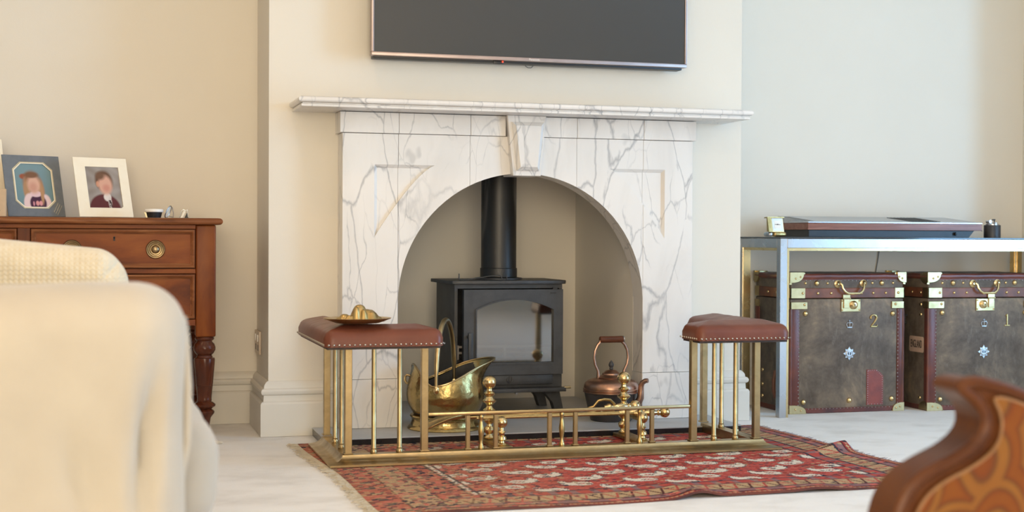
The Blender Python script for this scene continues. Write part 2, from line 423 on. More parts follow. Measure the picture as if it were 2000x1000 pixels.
struct(b.obj('wall_chimney_breast', PAINT))
# right wall with the french window
b = B()
b.box(XR, XR+0.12, YR, WIN_Y0, 0, ZC); b.box(XR, XR+0.12, WIN_Y1, 0.0, 0, ZC); b.box(XR, XR+0.12, WIN_Y0, WIN_Y1, 2.4, ZC); b.box(XR, XR+0.12, WIN_Y0, WIN_Y1, 0, 0.12)
struct(b.obj('wall_right', PAINT))
def window(name, wall_x=None, wall_y=None, a0=0, a1=0, z0=0, z1=0, n=2):
    fr = B(); t = 0.05
    def bar(u0, u1, v0, v1):
        if wall_x is not None: fr.box(wall_x+0.11, wall_x+0.15, u0, u1, v0, v1)
        else: fr.box(u0, u1, wall_y-0.15, wall_y-0.11, v0, v1)
    bar(a0, a1, z0, z0+t); bar(a0, a1, z1-t, z1); 
    for k in range(n+1):
        u = a0 + (a1-a0-t)*k/n; bar(u, u+t, z0+t, z1-t)
    w = struct(fr.obj(name, TRIM))
    for k in range(n):
        u0 = a0 + (a1-a0-t)*k/n + t; u1 = a0 + (a1-a0-t)*(k+1)/n
        if wall_x is not None: B().box(wall_x+0.127, wall_x+0.131, u0, u1, z0+t, z1-t).obj('pane', WINGLASS, w)
        else: B().box(u0, u1, wall_y-0.131, wall_y-0.127, z0+t, z1-t).obj('pane', WINGLASS, w)
window('window_1', wall_x=XR, a0=WIN_Y0, a1=WIN_Y1, z0=0.12, z1=2.4)
b = B(); GX0, GX1, GZ0, GZ1 = -3.2, -0.4, 0.08, 2.25
b.box(XL-0.12, GX0, YR-0.12, YR, 0, ZC); b.box(GX1, XR+0.12, YR-0.12, YR, 0, ZC); b.box(GX0, GX1, YR-0.12, YR, GZ1, ZC); b.box(GX0, GX1, YR-0.12, YR, 0, GZ0)
struct(b.obj('wall_rear', PAINT))
window('window_2', wall_y=YR, a0=GX0, a1=GX1, z0=GZ0, z1=GZ1, n=3)
SK = [(0,0.001),(0.030,0.001),(0.030,0.116),(0.026,0.123),(0.019,0.126),(0.018,0.147),(0.024,0.150),(0.0275,0.157),(0.0275,0.163),(0.024,0.169),(0.017,0.172),(0.016,0.182),(0.011,0.190),(0.004,0.1965),(0,0.197)]
struct(B().sweep(SK, [(XL, YB), (-BR, YB), (-BR, 0.0), (-0.685, 0.0)]).obj('baseboard_left', TRIM, smooth=28))
struct(B().sweep(SK, [(0.685, 0.0), (BR, 0.0), (BR, YA), (XA, YA)]).obj('baseboard_right', TRIM, smooth=28))
for i, ((x, y), p) in enumerate(zip(LAMPS, LAMP_W)):
    where = ['above the chest of drawers', 'left of the television', 'in front of the television', 'above the luggage trunks', 'above the sofa', 'above the rug', 'towards the french window', 'behind the camera on the left', 'behind the camera on the right'][i]
    t = thing('ceiling_downlight', 'round recessed ceiling downlight ' + where, 'light', 'recessed downlights', (x, y, ZC))
    B().lathe([(0.030,-0.006),(0.048,-0.008),(0.050,-0.004),(0.050,0.0)], n=24).obj('trim_ring', WHITEPL, t)
    B().lathe([(0.0295,-0.0035),(0.0295,-0.001)], n=24).obj('diffuser', LAMP_E, t)
    l = area_light('downlight', (x, y, ZC-0.012), (0, 0, 0), 0.09, 0.09, p, WARM, 'DISK', math.radians(150))

# ------------------------------------------------------------------ marble chimneypiece
FY = -0.10
fp = thing('fireplace_surround', 'white grey-veined marble chimneypiece with round arch and keystone', 'fireplace')
ARC_R, ARC_Z = 0.47, 0.48
def arc(x): return ARC_Z + math.sqrt(max(0, ARC_R**2 - x*x))
def cut(me, cutter):
    """subtract a cutter mesh from a mesh"""
    a = bpy.data.objects.new('a', me); c = bpy.data.objects.new('c', cutter); COL.objects.link(a); COL.objects.link(c)
    md = a.modifiers.new('b', 'BOOLEAN'); md.operation = 'DIFFERENCE'; md.object = c; md.solver = 'EXACT'
    dg = bpy.context.evaluated_depsgraph_get(); dg.update()
    r = bpy.data.meshes.new_from_object(a.evaluated_get(dg)); bpy.data.objects.remove(a); bpy.data.objects.remove(c)
    for p in r.polygons: p.use_smooth = True
    r.set_sharp_from_angle(angle=math.radians(30))
    return r
def tri_pts(sg):
    x0, x1, zt, zb = 0.556, 0.338, 0.972, 0.715
    hyp = []
    for k in range(0, 13):
        t = k/12; x = x1 + (x0-x1)*t
        hyp.append((x, zt - (zt-zb)*(t**1.35)))
    P = [(x0, zt)] + hyp
    return [(sg*x, z) for x, z in (P if sg > 0 else P[::-1])]
def tri_cutter(sg):
    P = tri_pts(sg); c = Vector((sum(p[0] for p in P)/len(P), sum(p[1] for p in P)/len(P)))
    bm = B(); n = len(P)
    def ring(k, y): return [bm.bm.verts.new((c.x+(p[0]-c.x)*k, y, c.y+(p[1]-c.y)*k)) for p in P]
    r0, r1 = ring(1.06, FY-0.004), ring(0.90, FY+0.011)
    fs = [bm.bm.faces.new(r0), bm.bm.faces.new(r1[::-1])]
    for i in range(n): fs.append(bm.bm.faces.new((r0[i], r1[i], r1[(i+1)%n], r0[(i+1)%n])))
    bmesh.ops.recalc_face_normals(bm.bm, faces=fs)
    return bm.mesh('cutter', 0)
g = 0.0006
JX = [0.47, 0.205, 0.072]
for sg in (-1, 1):
    def add(name, pts, y0, y1, bev=0.0012, tri=False):
        P = [(sg*x, z) for x, z in pts]
        me = B().prism(P, 'y', y0, y1, bev, 1).mesh(name, 30)
        if tri: me = cut(me, tri_cutter(sg))
        link(name, me, MARBLE, fp)
    add('jamb_slab', [(0.672, 0.2055), (0.672, 1.0835), (0.47+g, 1.0835), (0.47+g, 0.2055)], FY, 0.0, tri=True)
    xs = [0.47-0.0001 - (0.47-0.205-g) * (1-math.cos(k/14*math.pi/2)) for k in range(15)]
    add('arch_slab', [(0.47-g, 1.0835)] + [(x, arc(x)) for x in xs] + [(0.205+g, 1.0835)], FY, 0.0, 0.0, tri=True)
    xs = [0.205-g - (0.205-0.050)*k/6 for k in range(7)]
    add('arch_slab', [(0.205-g, 1.0835)] + [(x, arc(x)) for x in xs] + [(0.050, 1.0835)], FY, 0.0, 0.0)
    for xa, xb in ((0.682, 0.47), (0.47-g*2, 0.205), (0.205-g*2, 0.072)):
        add('frieze_block', [(xa, 1.0850), (xa, 1.1585), (xb, 1.1585), (xb, 1.0850)], FY-0.008, 0.0)
    add('plinth_block', [(0.676, 0.0305), (0.676, 0.2045), (0.468, 0.2045), (0.468, 0.0305)], FY-0.007, 0.0, 0.0015)
key = B().prism([(-0.072,1.160),(0.076,1.160),(0.056,0.940),(-0.050,0.940)], 'y', FY-0.030, 0.0, 0.0015, 1).obj('keystone', MARBLE, fp)
b = B(); o_ = [(-0.056,1.136),(0.066,1.136),(0.048,0.958),(-0.036,0.958)]; i_ = [(-0.044,1.122),(0.052,1.122),(0.038,0.972),(-0.026,0.972)]
v0 = [b.bm.verts.new((x, FY-0.0295, z)) for x, z in o_]; v1 = [b.bm.verts.new((x, FY-0.034, z)) for x, z in o_]; v2 = [b.bm.verts.new((x, FY-0.047, z)) for x, z in i_]
fs = [b.bm.faces.new(v2), b.bm.faces.new(v0[::-1])]
for a_, c_ in ((v0, v1), (v1, v2)):
    for i in range(4): fs.append(b.bm.faces.new((a_[i], a_[(i+1)%4], c_[(i+1)%4], c_[i])))
bmesh.ops.recalc_face_normals(b.bm, faces=fs)
b.obj('bevelled_face', MARBLE, key, smooth=10)
SHF = [(0.0,1.1605),(0.138,1.1605),(0.140,1.163),(0.140,1.1685),(0.136,1.1705),(0.136,1.173)] + [(0.139+0.0115*math.sin(a), 1.1845-0.0105*math.cos(a)) for a in [k*math.pi/8 for k in range(9)]] + [(0.0,1.195)]
sh = B().sweep(SHF, [(-0.698,0.0),(-0.698,-0.11),(0.698,-0.11),(0.698,0.0)], flip=-1 if False else 1)
sh.box(-0.699, 0.699, -0.111, 0.0, 1.1605, 1.195)
sh.obj('mantel_shelf', MARBLE, fp, smooth=40)
# hearth
HX = 0.767
hp = [(-HX,-0.34),(HX,-0.34),(HX,-0.033),(0.467,-0.033),(0.467,0.685),(-0.467,0.685),(-0.467,-0.033),(-HX,-0.033)]
h = tag(B().prism(hp, 'z', 0.0255, 0.030, 0.0008, 1).obj('hearth_slab', SLATE), 'grey slate hearth slab under stove and fender', 'hearth')
B().prism([(x*0.999, y*0.999) for x, y in hp], 'z', 0.001, 0.0254).obj('polished_edge', SLATE_E, h)

# ------------------------------------------------------------------ television
tv = thing('television', 'large flat-screen television on the wall above the marble mantel', 'television', loc=(0.036, 0, 1.362))
TW, TH = 0.606, 0.70
B().box(-TW+0.01, TW-0.01, -0.085, -0.035, -0.008, TH-0.02, 0.004).obj('back_shell', BLACKP, tv)
b = B()
b.box(-TW, TW, -0.108, -0.070, 0.0, 0.0135, 0.002); b.box(-TW, TW, -0.108, -0.070, TH-0.011, TH, 0.002)
b.box(-TW, -TW+0.0085, -0.108, -0.070, 0.0136, TH-0.0112, 0.001); b.box(TW-0.0085, TW, -0.108, -0.070, 0.0136, TH-0.0112, 0.001)
bz = b.obj('bezel', GOLDBEZ, tv)
me = text_mesh('Panasonic', 0.0105, 0.0003); me.transform(Matrix.Translation((0, -0.1084, 0.0066)) @ Matrix.Rotation(math.pi/2, 4, 'X'))
link('brand_lettering', me, WHITEPL, bz)
B().box(-TW+0.009, TW-0.009, -0.1045, -0.086, 0.014, TH-0.0115).obj('screen', SCREEN, tv)
B().box(-0.052, -0.012, -0.094, -0.0855, -0.0125, -0.001, 0.002).obj('sensor_bar', BLACKP, tv, loc=(-0.10, 0, 0))
B().ball((-0.118, -0.0955, -0.0045), 0.0032, 10, 6).obj('standby_light', LED, tv)
B().box(-0.135, 0.135, -0.034, -0.0005, 0.2, 0.45).obj('wall_bracket', BLACKP, tv)
B().tube([(-0.020,-0.05,0.0), (-0.018,-0.055,-0.012), (-0.010,-0.058,-0.018), (0.002,-0.058,-0.018), (0.010,-0.055,-0.011), (0.013,-0.05,0.0)], 0.0016, 6).obj('cable_loop', CABLE, tv)

# wall socket on the left return of the breast
so = thing('wall_socket', 'small double wall socket on the side of the chimney breast', 'socket', loc=(-BR, 0.30, 0.315))
B().box(-0.009, -0.0005, -0.072, 0.073, -0.043, 0.043, 0.002).obj('face_plate', SOCK, so)
for yy in (-0.036, 0.036): B().box(-0.0125, -0.0085, yy-0.008, yy+0.008, 0.004, 0.030, 0.001).obj('rocker_switch', WHITEPL, so)
for yy in (-0.036, 0.036): B().box(-0.0095, -0.0088, yy-0.012, yy+0.012, -0.030, -0.008).obj('pin_slots', BLACKP, so)

# ------------------------------------------------------------------ wood-burning stove
SX, SY = 0.017, 0.15
st = thing('wood_stove', 'black cast iron wood-burning stove inside the marble arch', 'stove', loc=(SX, SY, 0.030))
def Z(z): return z - 0.030
b = B(); w_ = 0.216
b.box(-w_, -w_+0.012, 0.0, 0.30, Z(0.135), Z(0.534)); b.box(w_-0.012, w_, 0.0, 0.30, Z(0.135), Z(0.534)); b.box(-w_+0.012, w_-0.012, 0.288, 0.30, Z(0.135), Z(0.534))
b.box(-w_+0.012, w_-0.012, 0.0, 0.288, Z(0.135), Z(0.150)); b.box(-w_+0.012, w_-0.012, 0.0, 0.288, Z(0.518), Z(0.534)); b.box(-w_+0.012, w_-0.012, 0.0, 0.02, Z(0.150), Z(0.225))
b.obj('body', IRON, st)
pl = [(-0.238,0.31),(-0.238,0.02),(-0.225,-0.008),(-0.20,-0.020),(0.20,-0.020),(0.225,-0.008),(0.238,0.02),(0.238,0.31)]
B().prism(pl, 'z', Z(0.5345), Z(0.548), 0.002, 2).obj('top_plate', IRON, st)
# door: slab with an arched opening
def dpts(x0, x1, z0, zs, zc, n=14):
    xm = (x0+x1)/2; a = (x1-x0)/2; h_ = zc-zs; R = (a*a+h_*h_)/(2*h_)
    top = []
    for k in range(n+1):
        x = x1 - (x1-x0)*k/n; top.append((x, zc - R + math.sqrt(R*R-(x-xm)**2)))
    return [(x0, z0), (x1, z0)] + top
def ring_slab(b, outer, inner, y0, y1):
    def loop(P, y): return [b.bm.verts.new((p[0], y, p[1])) for p in P]
    fs = []
    for y in (y0, y1):
        a, c = loop(outer, y), loop(inner, y)
        es = [b.bm.edges.new((a[i], a[(i+1)%len(a)])) for i in range(len(a))] + [b.bm.edges.new((c[i], c[(i+1)%len(c)])) for i in range(len(c))]
        r = bmesh.ops.triangle_fill(b.bm, use_beauty=True, use_dissolve=False, edges=es)
        fs += [f for f in r['geom'] if isinstance(f, bmesh.types.BMFace)]
        if y == y0: A, Cc = a, c
        else:
            for P, Q in ((A, a), (Cc, c)):
                for i in range(len(P)): fs.append(b.bm.faces.new((P[i], P[(i+1)%len(P)], Q[(i+1)%len(Q)], Q[i])))
    bmesh.ops.recalc_face_normals(b.bm, faces=fs)
dx0, dx1 = -0.186, 0.211
outer = [(dx0, Z(0.186)), (dx1, Z(0.186)), (dx1, Z(0.514)), (dx0, Z(0.514))]
GL = dpts(-0.135, 0.172, Z(0.233), Z(0.436), Z(0.474))
b = B(); ring_slab(b, outer, GL, -0.028, -0.001)
door = b.obj('door', IRON, st)
b = B(); ring_slab(b, dpts(-0.141, 0.178, Z(0.227), Z(0.4395), Z(0.4795)), GL, -0.033, -0.0275)
b.obj('glass_surround', IRON, door)
B().prism(GL, 'y', -0.018, -0.014).obj('door_glass', STOVEGLASS, door)
b = B().tube([(-0.168,-0.030,Z(0.335)), (-0.168,-0.052,Z(0.335))], 0.007, 10); b.box(-0.176, -0.160, -0.066, -0.050, Z(0.240), Z(0.352), 0.003)
b.obj('door_handle', IRON, door)
b = B(); b.box(0.168, 0.186, -0.033, -0.027, Z(0.514), Z(0.5225)); b.box(0.16, 0.182, -0.031, -0.0275, Z(0.498), Z(0.503)); b.obj('hinge_latch', SOOT, door)
pn = B().box(-0.137, 0.173, -0.020, 0.0, Z(0.1475), Z(0.1845), 0.002).obj('ash_panel', IRON, st)
b = B()
for s_, ox in ((1, 0.0), (-1, 0.0)):
    pts = [(ox + s_*0.003 + s_*0.008*math.sin(t*math.pi), -0.0215, Z(0.152) + 0.030*t) for t in [k/6 for k in range(7)]]
    b.tube(pts, [0.001, 0.0026, 0.0034, 0.0034, 0.0028, 0.0018, 0.0006], 6)
b.tube([(0, -0.0215, Z(0.150) + 0.036*t) for t in [k/6 for k in range(7)]], [0.001, 0.002, 0.0024, 0.0024, 0.002, 0.0014, 0.0005], 6)
b.obj('leaf_emblem', IRON, pn)
b = B().box(-0.205, 0.215, -0.055, 0.02, Z(0.1305), Z(0.1345), 0.001); b.box(-0.205, 0.215, -0.060, -0.0545, Z(0.1205), Z(0.1350), 0.001); b.obj('ash_shelf', IRON, st)
B().tube([(0.216,-0.03,Z(0.133)), (0.243,-0.03,Z(0.133))], 0.005, 8).obj('air_lever', BRASS, st)
B().tube([(0.02,-0.02,Z(0.1195)), (0.02,-0.045,Z(0.116))], 0.005, 8).obj('air_knob', CHROME, st)
for sx in (-1, 1):
    for yy in (0.02, 0.235):
        P = [(sx*0.21, Z(0.1345)), (sx*0.125, Z(0.1345)), (sx*0.150, Z(0.112)), (sx*0.185, Z(0.07)), (sx*0.198, Z(0.031)), (sx*0.232, Z(0.031)), (sx*0.222, Z(0.08))]
        B().prism(P, 'y', yy, yy+0.042, 0.002, 1).obj('leg', IRON, st)
b = B(); b.lathe([(0.070, Z(0.557)), (0.070, Z(1.119))], (0.0, 0.15, 0), 36)
fl = b.obj('flue_pipe', FLUE, st)
B().lathe([(0.0705, Z(0.557)), (0.0735, Z(0.559)), (0.0735, Z(0.592)), (0.0705, Z(0.594))], (0.0, 0.15, 0), 36).obj('collar', FLUE, fl)
B().lathe([(0.094, Z(0.5485)), (0.094, Z(0.5545)), (0.08, Z(0.5565))], (0.0, 0.15, 0), 36).obj('collar_flange', IRON, st)
b = B()
for zz in (0.262, 0.285): b.box(-0.198, 0.198, 0.055, 0.063, Z(zz), Z(zz+0.009), 0.001)
for xx in (-0.19, 0.0, 0.19): b.box(xx-0.006, xx+0.006, 0.054, 0.064, Z(0.240), Z(0.296), 0.001)
b.obj('log_guard', LOGBAR, st)
b = B(); P = [[(-0.20 + 0.40*i/24, 0.065 + 0.215*j/12, Z(0.232) + 0.018*mnoise.noise((i*0.5, j*0.6, 1.0)) + 0.02*j/12) for i in range(25)] for j in range(13)]
b.surf(P); stuff(b.obj('ash_bed', ASH, st))
b = B(); b.tube([(-0.10+0.02*k, 0.12+0.008*math.sin(k), Z(0.262)+0.003*math.cos(k*2)) for k in range(11)], 0.018, 8); b.obj('charred_log', SOOT, st)
# hooked lifting tool on the stove top
tool = tag(B().tube([(-0.128,0.03,0.026),(-0.128,0.03,0.004),(-0.122,0.03,0.0025),(-0.10,0.03,0.003),(-0.05,0.02,0.010),(0.0,0.01,0.018),(0.022,0.006,0.020),(0.030,0.004,0.018),(0.036,0.002,0.008),(0.042,0.0,0.0025),(0.050,-0.002,0.0025),(0.054,-0.003,0.006),(0.0545,-0.003,0.022)], 0.0023, 8).obj('stove_tool', IRON, loc=(-0.045, 0.155, 0.5483)), 'thin black hooked iron tool lying on the stove top', 'tool')
# ------------------------------------------------------------------ patterned rug (with fringe)
RUG_T = 0.007
RA = math.radians(2.2); RUG_C = Vector((0.052, -0.87)); RUG_W, RUG_D = 1.745, 1.29
def rug_xy(u, v):      # u along the width (0..RUG_W), v from the front edge (0..RUG_D)
    x = u - RUG_W/2; y = v - RUG_D/2; c, s_ = math.cos(RA), math.sin(RA)
    return RUG_C.x + x*c - y*s_, RUG_C.y + x*s_ + y*c
def rug_z(u, v):
    z = RUG_T + 0.003*np.sin(u*7.0+v*2.0)*np.clip(1-v/0.5, 0, 1)
    z = z + 0.016*np.exp(-((u-0.885)/0.055)**2)*np.exp(-(v/0.16)**2)             # ripple at the front edge
    z = z + 0.007*np.exp(-((u-1.26)/0.07)**2)*np.exp(-(v/0.12)**2)
    d = (u-RUG_W) + 0.35*(v-0.62)
    z = z + 0.028*np.exp(-((v-0.66-(u-RUG_W)*0.4)/0.040)**2)*np.exp(-((u-RUG_W)/0.16)**2)       # crease running in from the right edge
    return z
def rug_pattern(U, V):
    n = lambda a, b_: np.sin(a*U+b_*V)
    sm = (np.sin(U*37.1+V*11)+np.sin(U*17.3-V*29)+np.sin(V*53.0+U*5))/3
    red, red2 = np.array(lin(178,76,67)), np.array(lin(152,56,52)); cream = np.array(lin(222,210,192)); beige = np.array(lin(186,156,118))
    navy = np.array(lin(62,56,66)); mauve = np.array(lin(140,104,104)); dark = np.array(lin(84,44,42)); pink = np.array(lin(196,104,92))
    C = np.zeros(U.shape+(3,)); C[:] = red
    C = np.where((sm > 0.22)[..., None], red2, C)
    C = np.where((np.sin(V*140+3*np.sin(U*11)) > 0.92)[..., None], pink, C)
    # small filler flowers
    cu, cv = 0.031, 0.034
    a = (U/cu)%1-0.5; b_ = ((V/cv)+0.5*(np.floor(U/cu)%2))%1-0.5; rr = np.hypot(a, b_); cell = (np.floor(U/cu)*7+np.floor(V/cv)*13)%5
    C = np.where((rr < 0.20)[..., None], np.where((cell < 1.5)[..., None], navy, np.where((cell < 3)[..., None], beige, pink)), C)
    # boteh motifs
    for ou, ov, flip in ((0.0, 0.0, 1), (0.1025, 0.075, -1)):
        pu, pv = 0.205, 0.150
        ci = np.floor((U-ou)/pu); ri = np.floor((V-ov)/pv)
        X = ((U-ou)/pu - ci - 0.5)*pu; Y = ((V-ov)/pv - ri - 0.5)*pv
        sg = np.where((ri % 2) == 0, 1.0, -1.0); X = X*sg
        d = np.full(U.shape, 9.0)
        for k in range(12):
            t = k/11
            cx = -0.034 + 0.080*t - 0.050*max(0, t-0.60)**1.1*1.6; cy = -0.008 + 0.050*max(0, t-0.40)**1.1*1.5
            r = 0.0215*(1-t)**0.85 + 0.0028
            d = np.minimum(d, np.hypot(X-cx, (Y-cy)) - r)
        C = np.where((d < 0.0070)[..., None], navy, C)
        saw = ((X*130) % 1 > 0.45)
        C = np.where(((d < 0.0070) & (d > 0.0040) & saw)[..., None], cream, C)
        C = np.where((d < 0.0020)[..., None], cream, C)
        sp = np.hypot(((X+0.030)/0.020), ((Y+0.010)/0.013))
        C = np.where(((sp < 0.85) & (np.sin(X*520)*np.sin(Y*430+1) > -0.15))[..., None], np.where((X > -0.027)[..., None], navy, red), C)
    # borders: distance to each edge
    el = U; er = RUG_W-U; ef = V; eb = RUG_D-V
    e = np.minimum(np.minimum(ef, eb), er-0.0)
    L = el < 0.40
    def border(C, e, along, k=1.0):
        zz = np.abs(((along/0.046) % 1)-0.5)*2
        seg = np.floor(along/0.021) % 3
        C = np.where((e < 0.205*k)[..., None], np.where((seg < 1)[..., None], mauve, red), C)
        C = np.where((np.abs(e-0.200*k) < 0.006)[..., None], navy, C)
        C = np.where((np.abs(e-0.150*k) < 0.004)[..., None], navy, C)
        C = np.where(((e < 0.145*k) & (e > 0.065*k))[..., None], beige*0.98, C)
        C = np.where(((e < 0.142*k) & (e > 0.068*k) & (np.abs((e/k-0.070)/0.070 - zz) < 0.16))[..., None], np.where(((np.floor(along/0.046) % 2) == 0)[..., None], red, dark), C)
        C = np.where((np.abs(e-0.065*k) < 0.004)[..., None], navy, C)
        C = np.where(((e < 0.058*k) & (e > 0.026*k))[..., None], np.where((np.floor(along/0.030) % 3 < 1)[..., None], pink, mauve), C)
        C = np.where((np.abs(e-0.026*k) < 0.004)[..., None], dark, C)
        dots = np.hypot(((along/0.015) % 1-0.5), (e-0.011)/0.012) < 0.42
        C = np.where((e < 0.022)[..., None], np.where(dots[..., None], beige, red2), C)
        return C
    C = border(C, er, V); C = np.where(((np.minimum(ef, eb) < er) & (np.minimum(ef, eb) < 0.206))[..., None], border(C, np.minimum(ef, eb), U), C)
    # wide left end: two guard bands and a cream main band with dark flowers
    al = V; m = 0.0
    LC = np.zeros_like(C); LC[:] = beige
    fl = np.hypot(((al/0.085) % 1-0.5)*0.085, el-0.045)
    fl2 = np.hypot(((al/0.085+0.5) % 1-0.5)*0.085, el-0.235)
    inred = ((el < 0.090) | ((el > 0.195) & (el < 0.285)))
    LC = np.where(inred[..., None], red*0.92, LC)
    f_ = np.minimum(fl, fl2)
    LC = np.where((f_ < 0.030)[..., None], pink*0.8, LC); LC = np.where((f_ < 0.019)[..., None], navy, LC)
    zz = np.abs(((al/0.060) % 1)-0.5)*2
    LC = np.where(((el > 0.095) & (el < 0.19) & (np.abs((el-0.1)/0.085 - zz) < 0.13))[..., None], mauve, LC)
    for q, wd, cc in ((0.092,0.004,dark),(0.192,0.004,dark),(0.288,0.004,navy),(0.300,0.006,cream),(0.312,0.004,navy)):
        LC = np.where((np.abs(el-q) < wd)[..., None], cc, LC)
    m = (el < 0.316) & (np.minimum(ef, eb) > el*0.66)
    C = np.where(m[..., None], LC, C)
    # wear: paler and browner towards the left front
    w = np.clip(0.85-U/0.9, 0, 0.55)+0.12*(sm > 0.35)
    C = C*(1-w[..., None]) + (C*0.45+beige*0.50)*w[..., None]
    def blotch(k, sx, sy):
        g = RNG.random((int(RUG_D*k*sy)+3, int(RUG_W*k*sx)+3)); a = V*k*sy; c_ = U*k*sx; i0 = a.astype(int); j0 = c_.astype(int)
        return g[i0, j0]
    sp = blotch(70, 1.0, 1.6)                                    # broken-up knots, stronger in the worn left end
    lw = np.clip(1.15-U/0.55, 0.10, 0.8)
    C = np.where((sp < 0.16*lw+0.03)[..., None], navy*0.9, C); C = np.where((sp > 1-0.20*lw)[..., None], pink*0.85+beige*0.12, C); C = np.where(((sp > 0.45) & (sp < 0.45+0.18*lw))[..., None], beige*0.95, C)
    j = RNG.random(U.shape)[..., None]*0.22+0.89
    return np.clip(C*j, 0, 1)
nu, nv = 560, 400
uu = np.linspace(0, RUG_W, nu); vv = np.linspace(0, RUG_D, nv); U, V = np.meshgrid(uu, vv)
C = rug_pattern(U, V)
wav = 0.006*np.sin(V*9.0)*np.clip((U-1.3)/0.4, 0, 1) - 0.008*np.sin(V*6+1)*np.clip(0.3-U, 0, 0.3)/0.3
Xr, Yr = rug_xy(U+wav, V + 0.006*np.sin(U*8)*np.clip(0.3-V, 0, 0.3)/0.3)
P = np.stack([Xr, Yr, rug_z(U, V)], -1)
rug = thing('patterned_rug', 'red and cream patterned wool rug with fringed ends under the fender', 'rug')
color_grid('woven_field', P, C, WEAVE, rug)
b = B()
prof = [(rug_xy(u, 0.0), u, 0.0) for u in np.linspace(0, RUG_W, 240)]
top = [(p[0][0], p[0][1]-0.001+0.006*math.sin(p[1]*8), float(rug_z(p[1], 0.0))+0.0003) for p in prof]; bot = [(t[0], t[1], max(t[2]-0.007, 0.0008)) for t in top]
b.surf([top, bot]); b.obj('bound_edge', OXBLOOD, rug)
def fringe(mat, side, n, lmin, lmax):
    b = B()
    for k in range(n):
        v = RUG_D*(k+random.random())/n
        u = 0.002 if side < 0 else RUG_W-0.002
        wv = float(0.006*np.sin(v*9.0) if side > 0 else -0.008*np.sin(v*6+1)); x, y = rug_xy(u + wv, v); L = random.uniform(lmin, lmax); a = random.uniform(-0.7, 0.7)
        dx, dy = side*math.cos(a), math.sin(a); z0 = float(rug_z(u, v))-0.002
        b.tube([(x, y, z0), (x+dx*L*0.5, y+dy*L*0.5, max(0.003, z0*0.6+random.uniform(0,0.003))), (x+dx*L, y+dy*L*1.1, random.uniform(0.002,0.008))], [0.0022,0.0020,0.0010], 4)
    return stuff(b.obj('fringe_left' if side < 0 else 'fringe_right', mat, rug))
fringe(FRINGE, -1, 420, 0.018, 0.045); fringe(FRINGE_D, 1, 170, 0.010, 0.032)
tag(B().tube([(0,0,0.004),(0.012,0.004,0.010),(0.022,0.0,0.006),(0.034,0.006,0.005),(0.026,0.012,0.006),(0.010,0.010,0.005)], [0.003,0.006,0.007,0.005,0.004,0.002], 6).obj('yarn_scrap', FRINGE, loc=(-1.13,-0.16,0)), 'small scrap of beige yarn on the carpet by the chest leg', 'yarn')

# ------------------------------------------------------------------ club fender
PLX, PRX, PY, PBY = -0.757, 0.632, -0.737, -0.305      # post lines
Z0 = RUG_T + 0.0025
fe = thing('club_fender', 'brass club fender with two padded brown leather corner seats', 'fender', loc=(0, 0, Z0))
BP = [(-0.020,0.0),(-0.020,0.030),(0.020,0.030)] + [(0.020+0.040*(1-math.cos(a))**0.9, 0.030-0.022*math.sin(a)) for a in [k*math.pi/12 for k in range(1,7)]] + [(0.066,0.006),(0.066,0.0)]
B().sweep(BP, [(PLX, PBY-0.02), (PLX, PY), (PRX, PY), (PRX, PBY-0.02)], flip=1).obj('base', BRASS, fe, smooth=30)
SB = 0.377 - Z0                                                    # underside of the seats
def sq_post(x, y, z0, z1, w=0.011, foot=True):
    b = B().box(x-w, x+w, y-w, y+w, z0, z1, 0.0015, 1)
    if foot: b.box(x-w-0.004, x+w+0.004, y-w-0.004, y+w+0.004, z0, z0+0.005, 0.0015, 1)
    return b
def rd_post(x, y, z0, z1):
    return B().lathe([(0.0105,z0),(0.0115,z0+0.004),(0.0105,z0+0.010),(0.0085,z0+0.013),(0.0095,z0+0.016),(0.0078,z0+0.020),(0.0075,z1)], (x, y, 0), 14)
for x, y in ((PLX, PY), (PLX, PBY), (-0.515, PY), (0.402, PY), (PRX, PY), (PRX, PBY)): sq_post(x, y, 0.0302, SB).obj('square_post', BRASS, fe)
for x, y in ((PLX, -0.485), (PLX, -0.615), (-0.676, PY), (-0.594, PY), (0.478, PY), (0.556, PY), (PRX, -0.460), (PRX, -0.580)): rd_post(x, y, 0.0302, SB).obj('round_post', BRASS, fe)
RZ = 0.161 - Z0
B().box(-0.5035, 0.3905, PY-0.0075, PY+0.0075, RZ-0.011, RZ, 0.002).obj('rail', BRASS, fe)
for x in (-0.373, -0.281, -0.100, -0.012, 0.168, 0.255): sq_post(x, PY, 0.0302, RZ-0.0112, 0.0068).obj('short_post', BRASS, fe)
zt = RZ-0.0112; z0 = 0.0302; hh = zt-z0
bal = [(0.009,0),(0.010,0.06),(0.0075,0.11),(0.005,0.17),(0.0065,0.30),(0.0090,0.44),(0.0098,0.54),(0.0080,0.66),(0.0060,0.78),(0.0055,0.86),(0.0080,0.92),(0.0075,0.97),(0.005,1.0)]
for x in (-0.329, -0.058, 0.212): B().lathe([(r, z0+t*hh) for r, t in bal], (x, PY, 0), 16).obj('baluster', BRASS_D, fe)
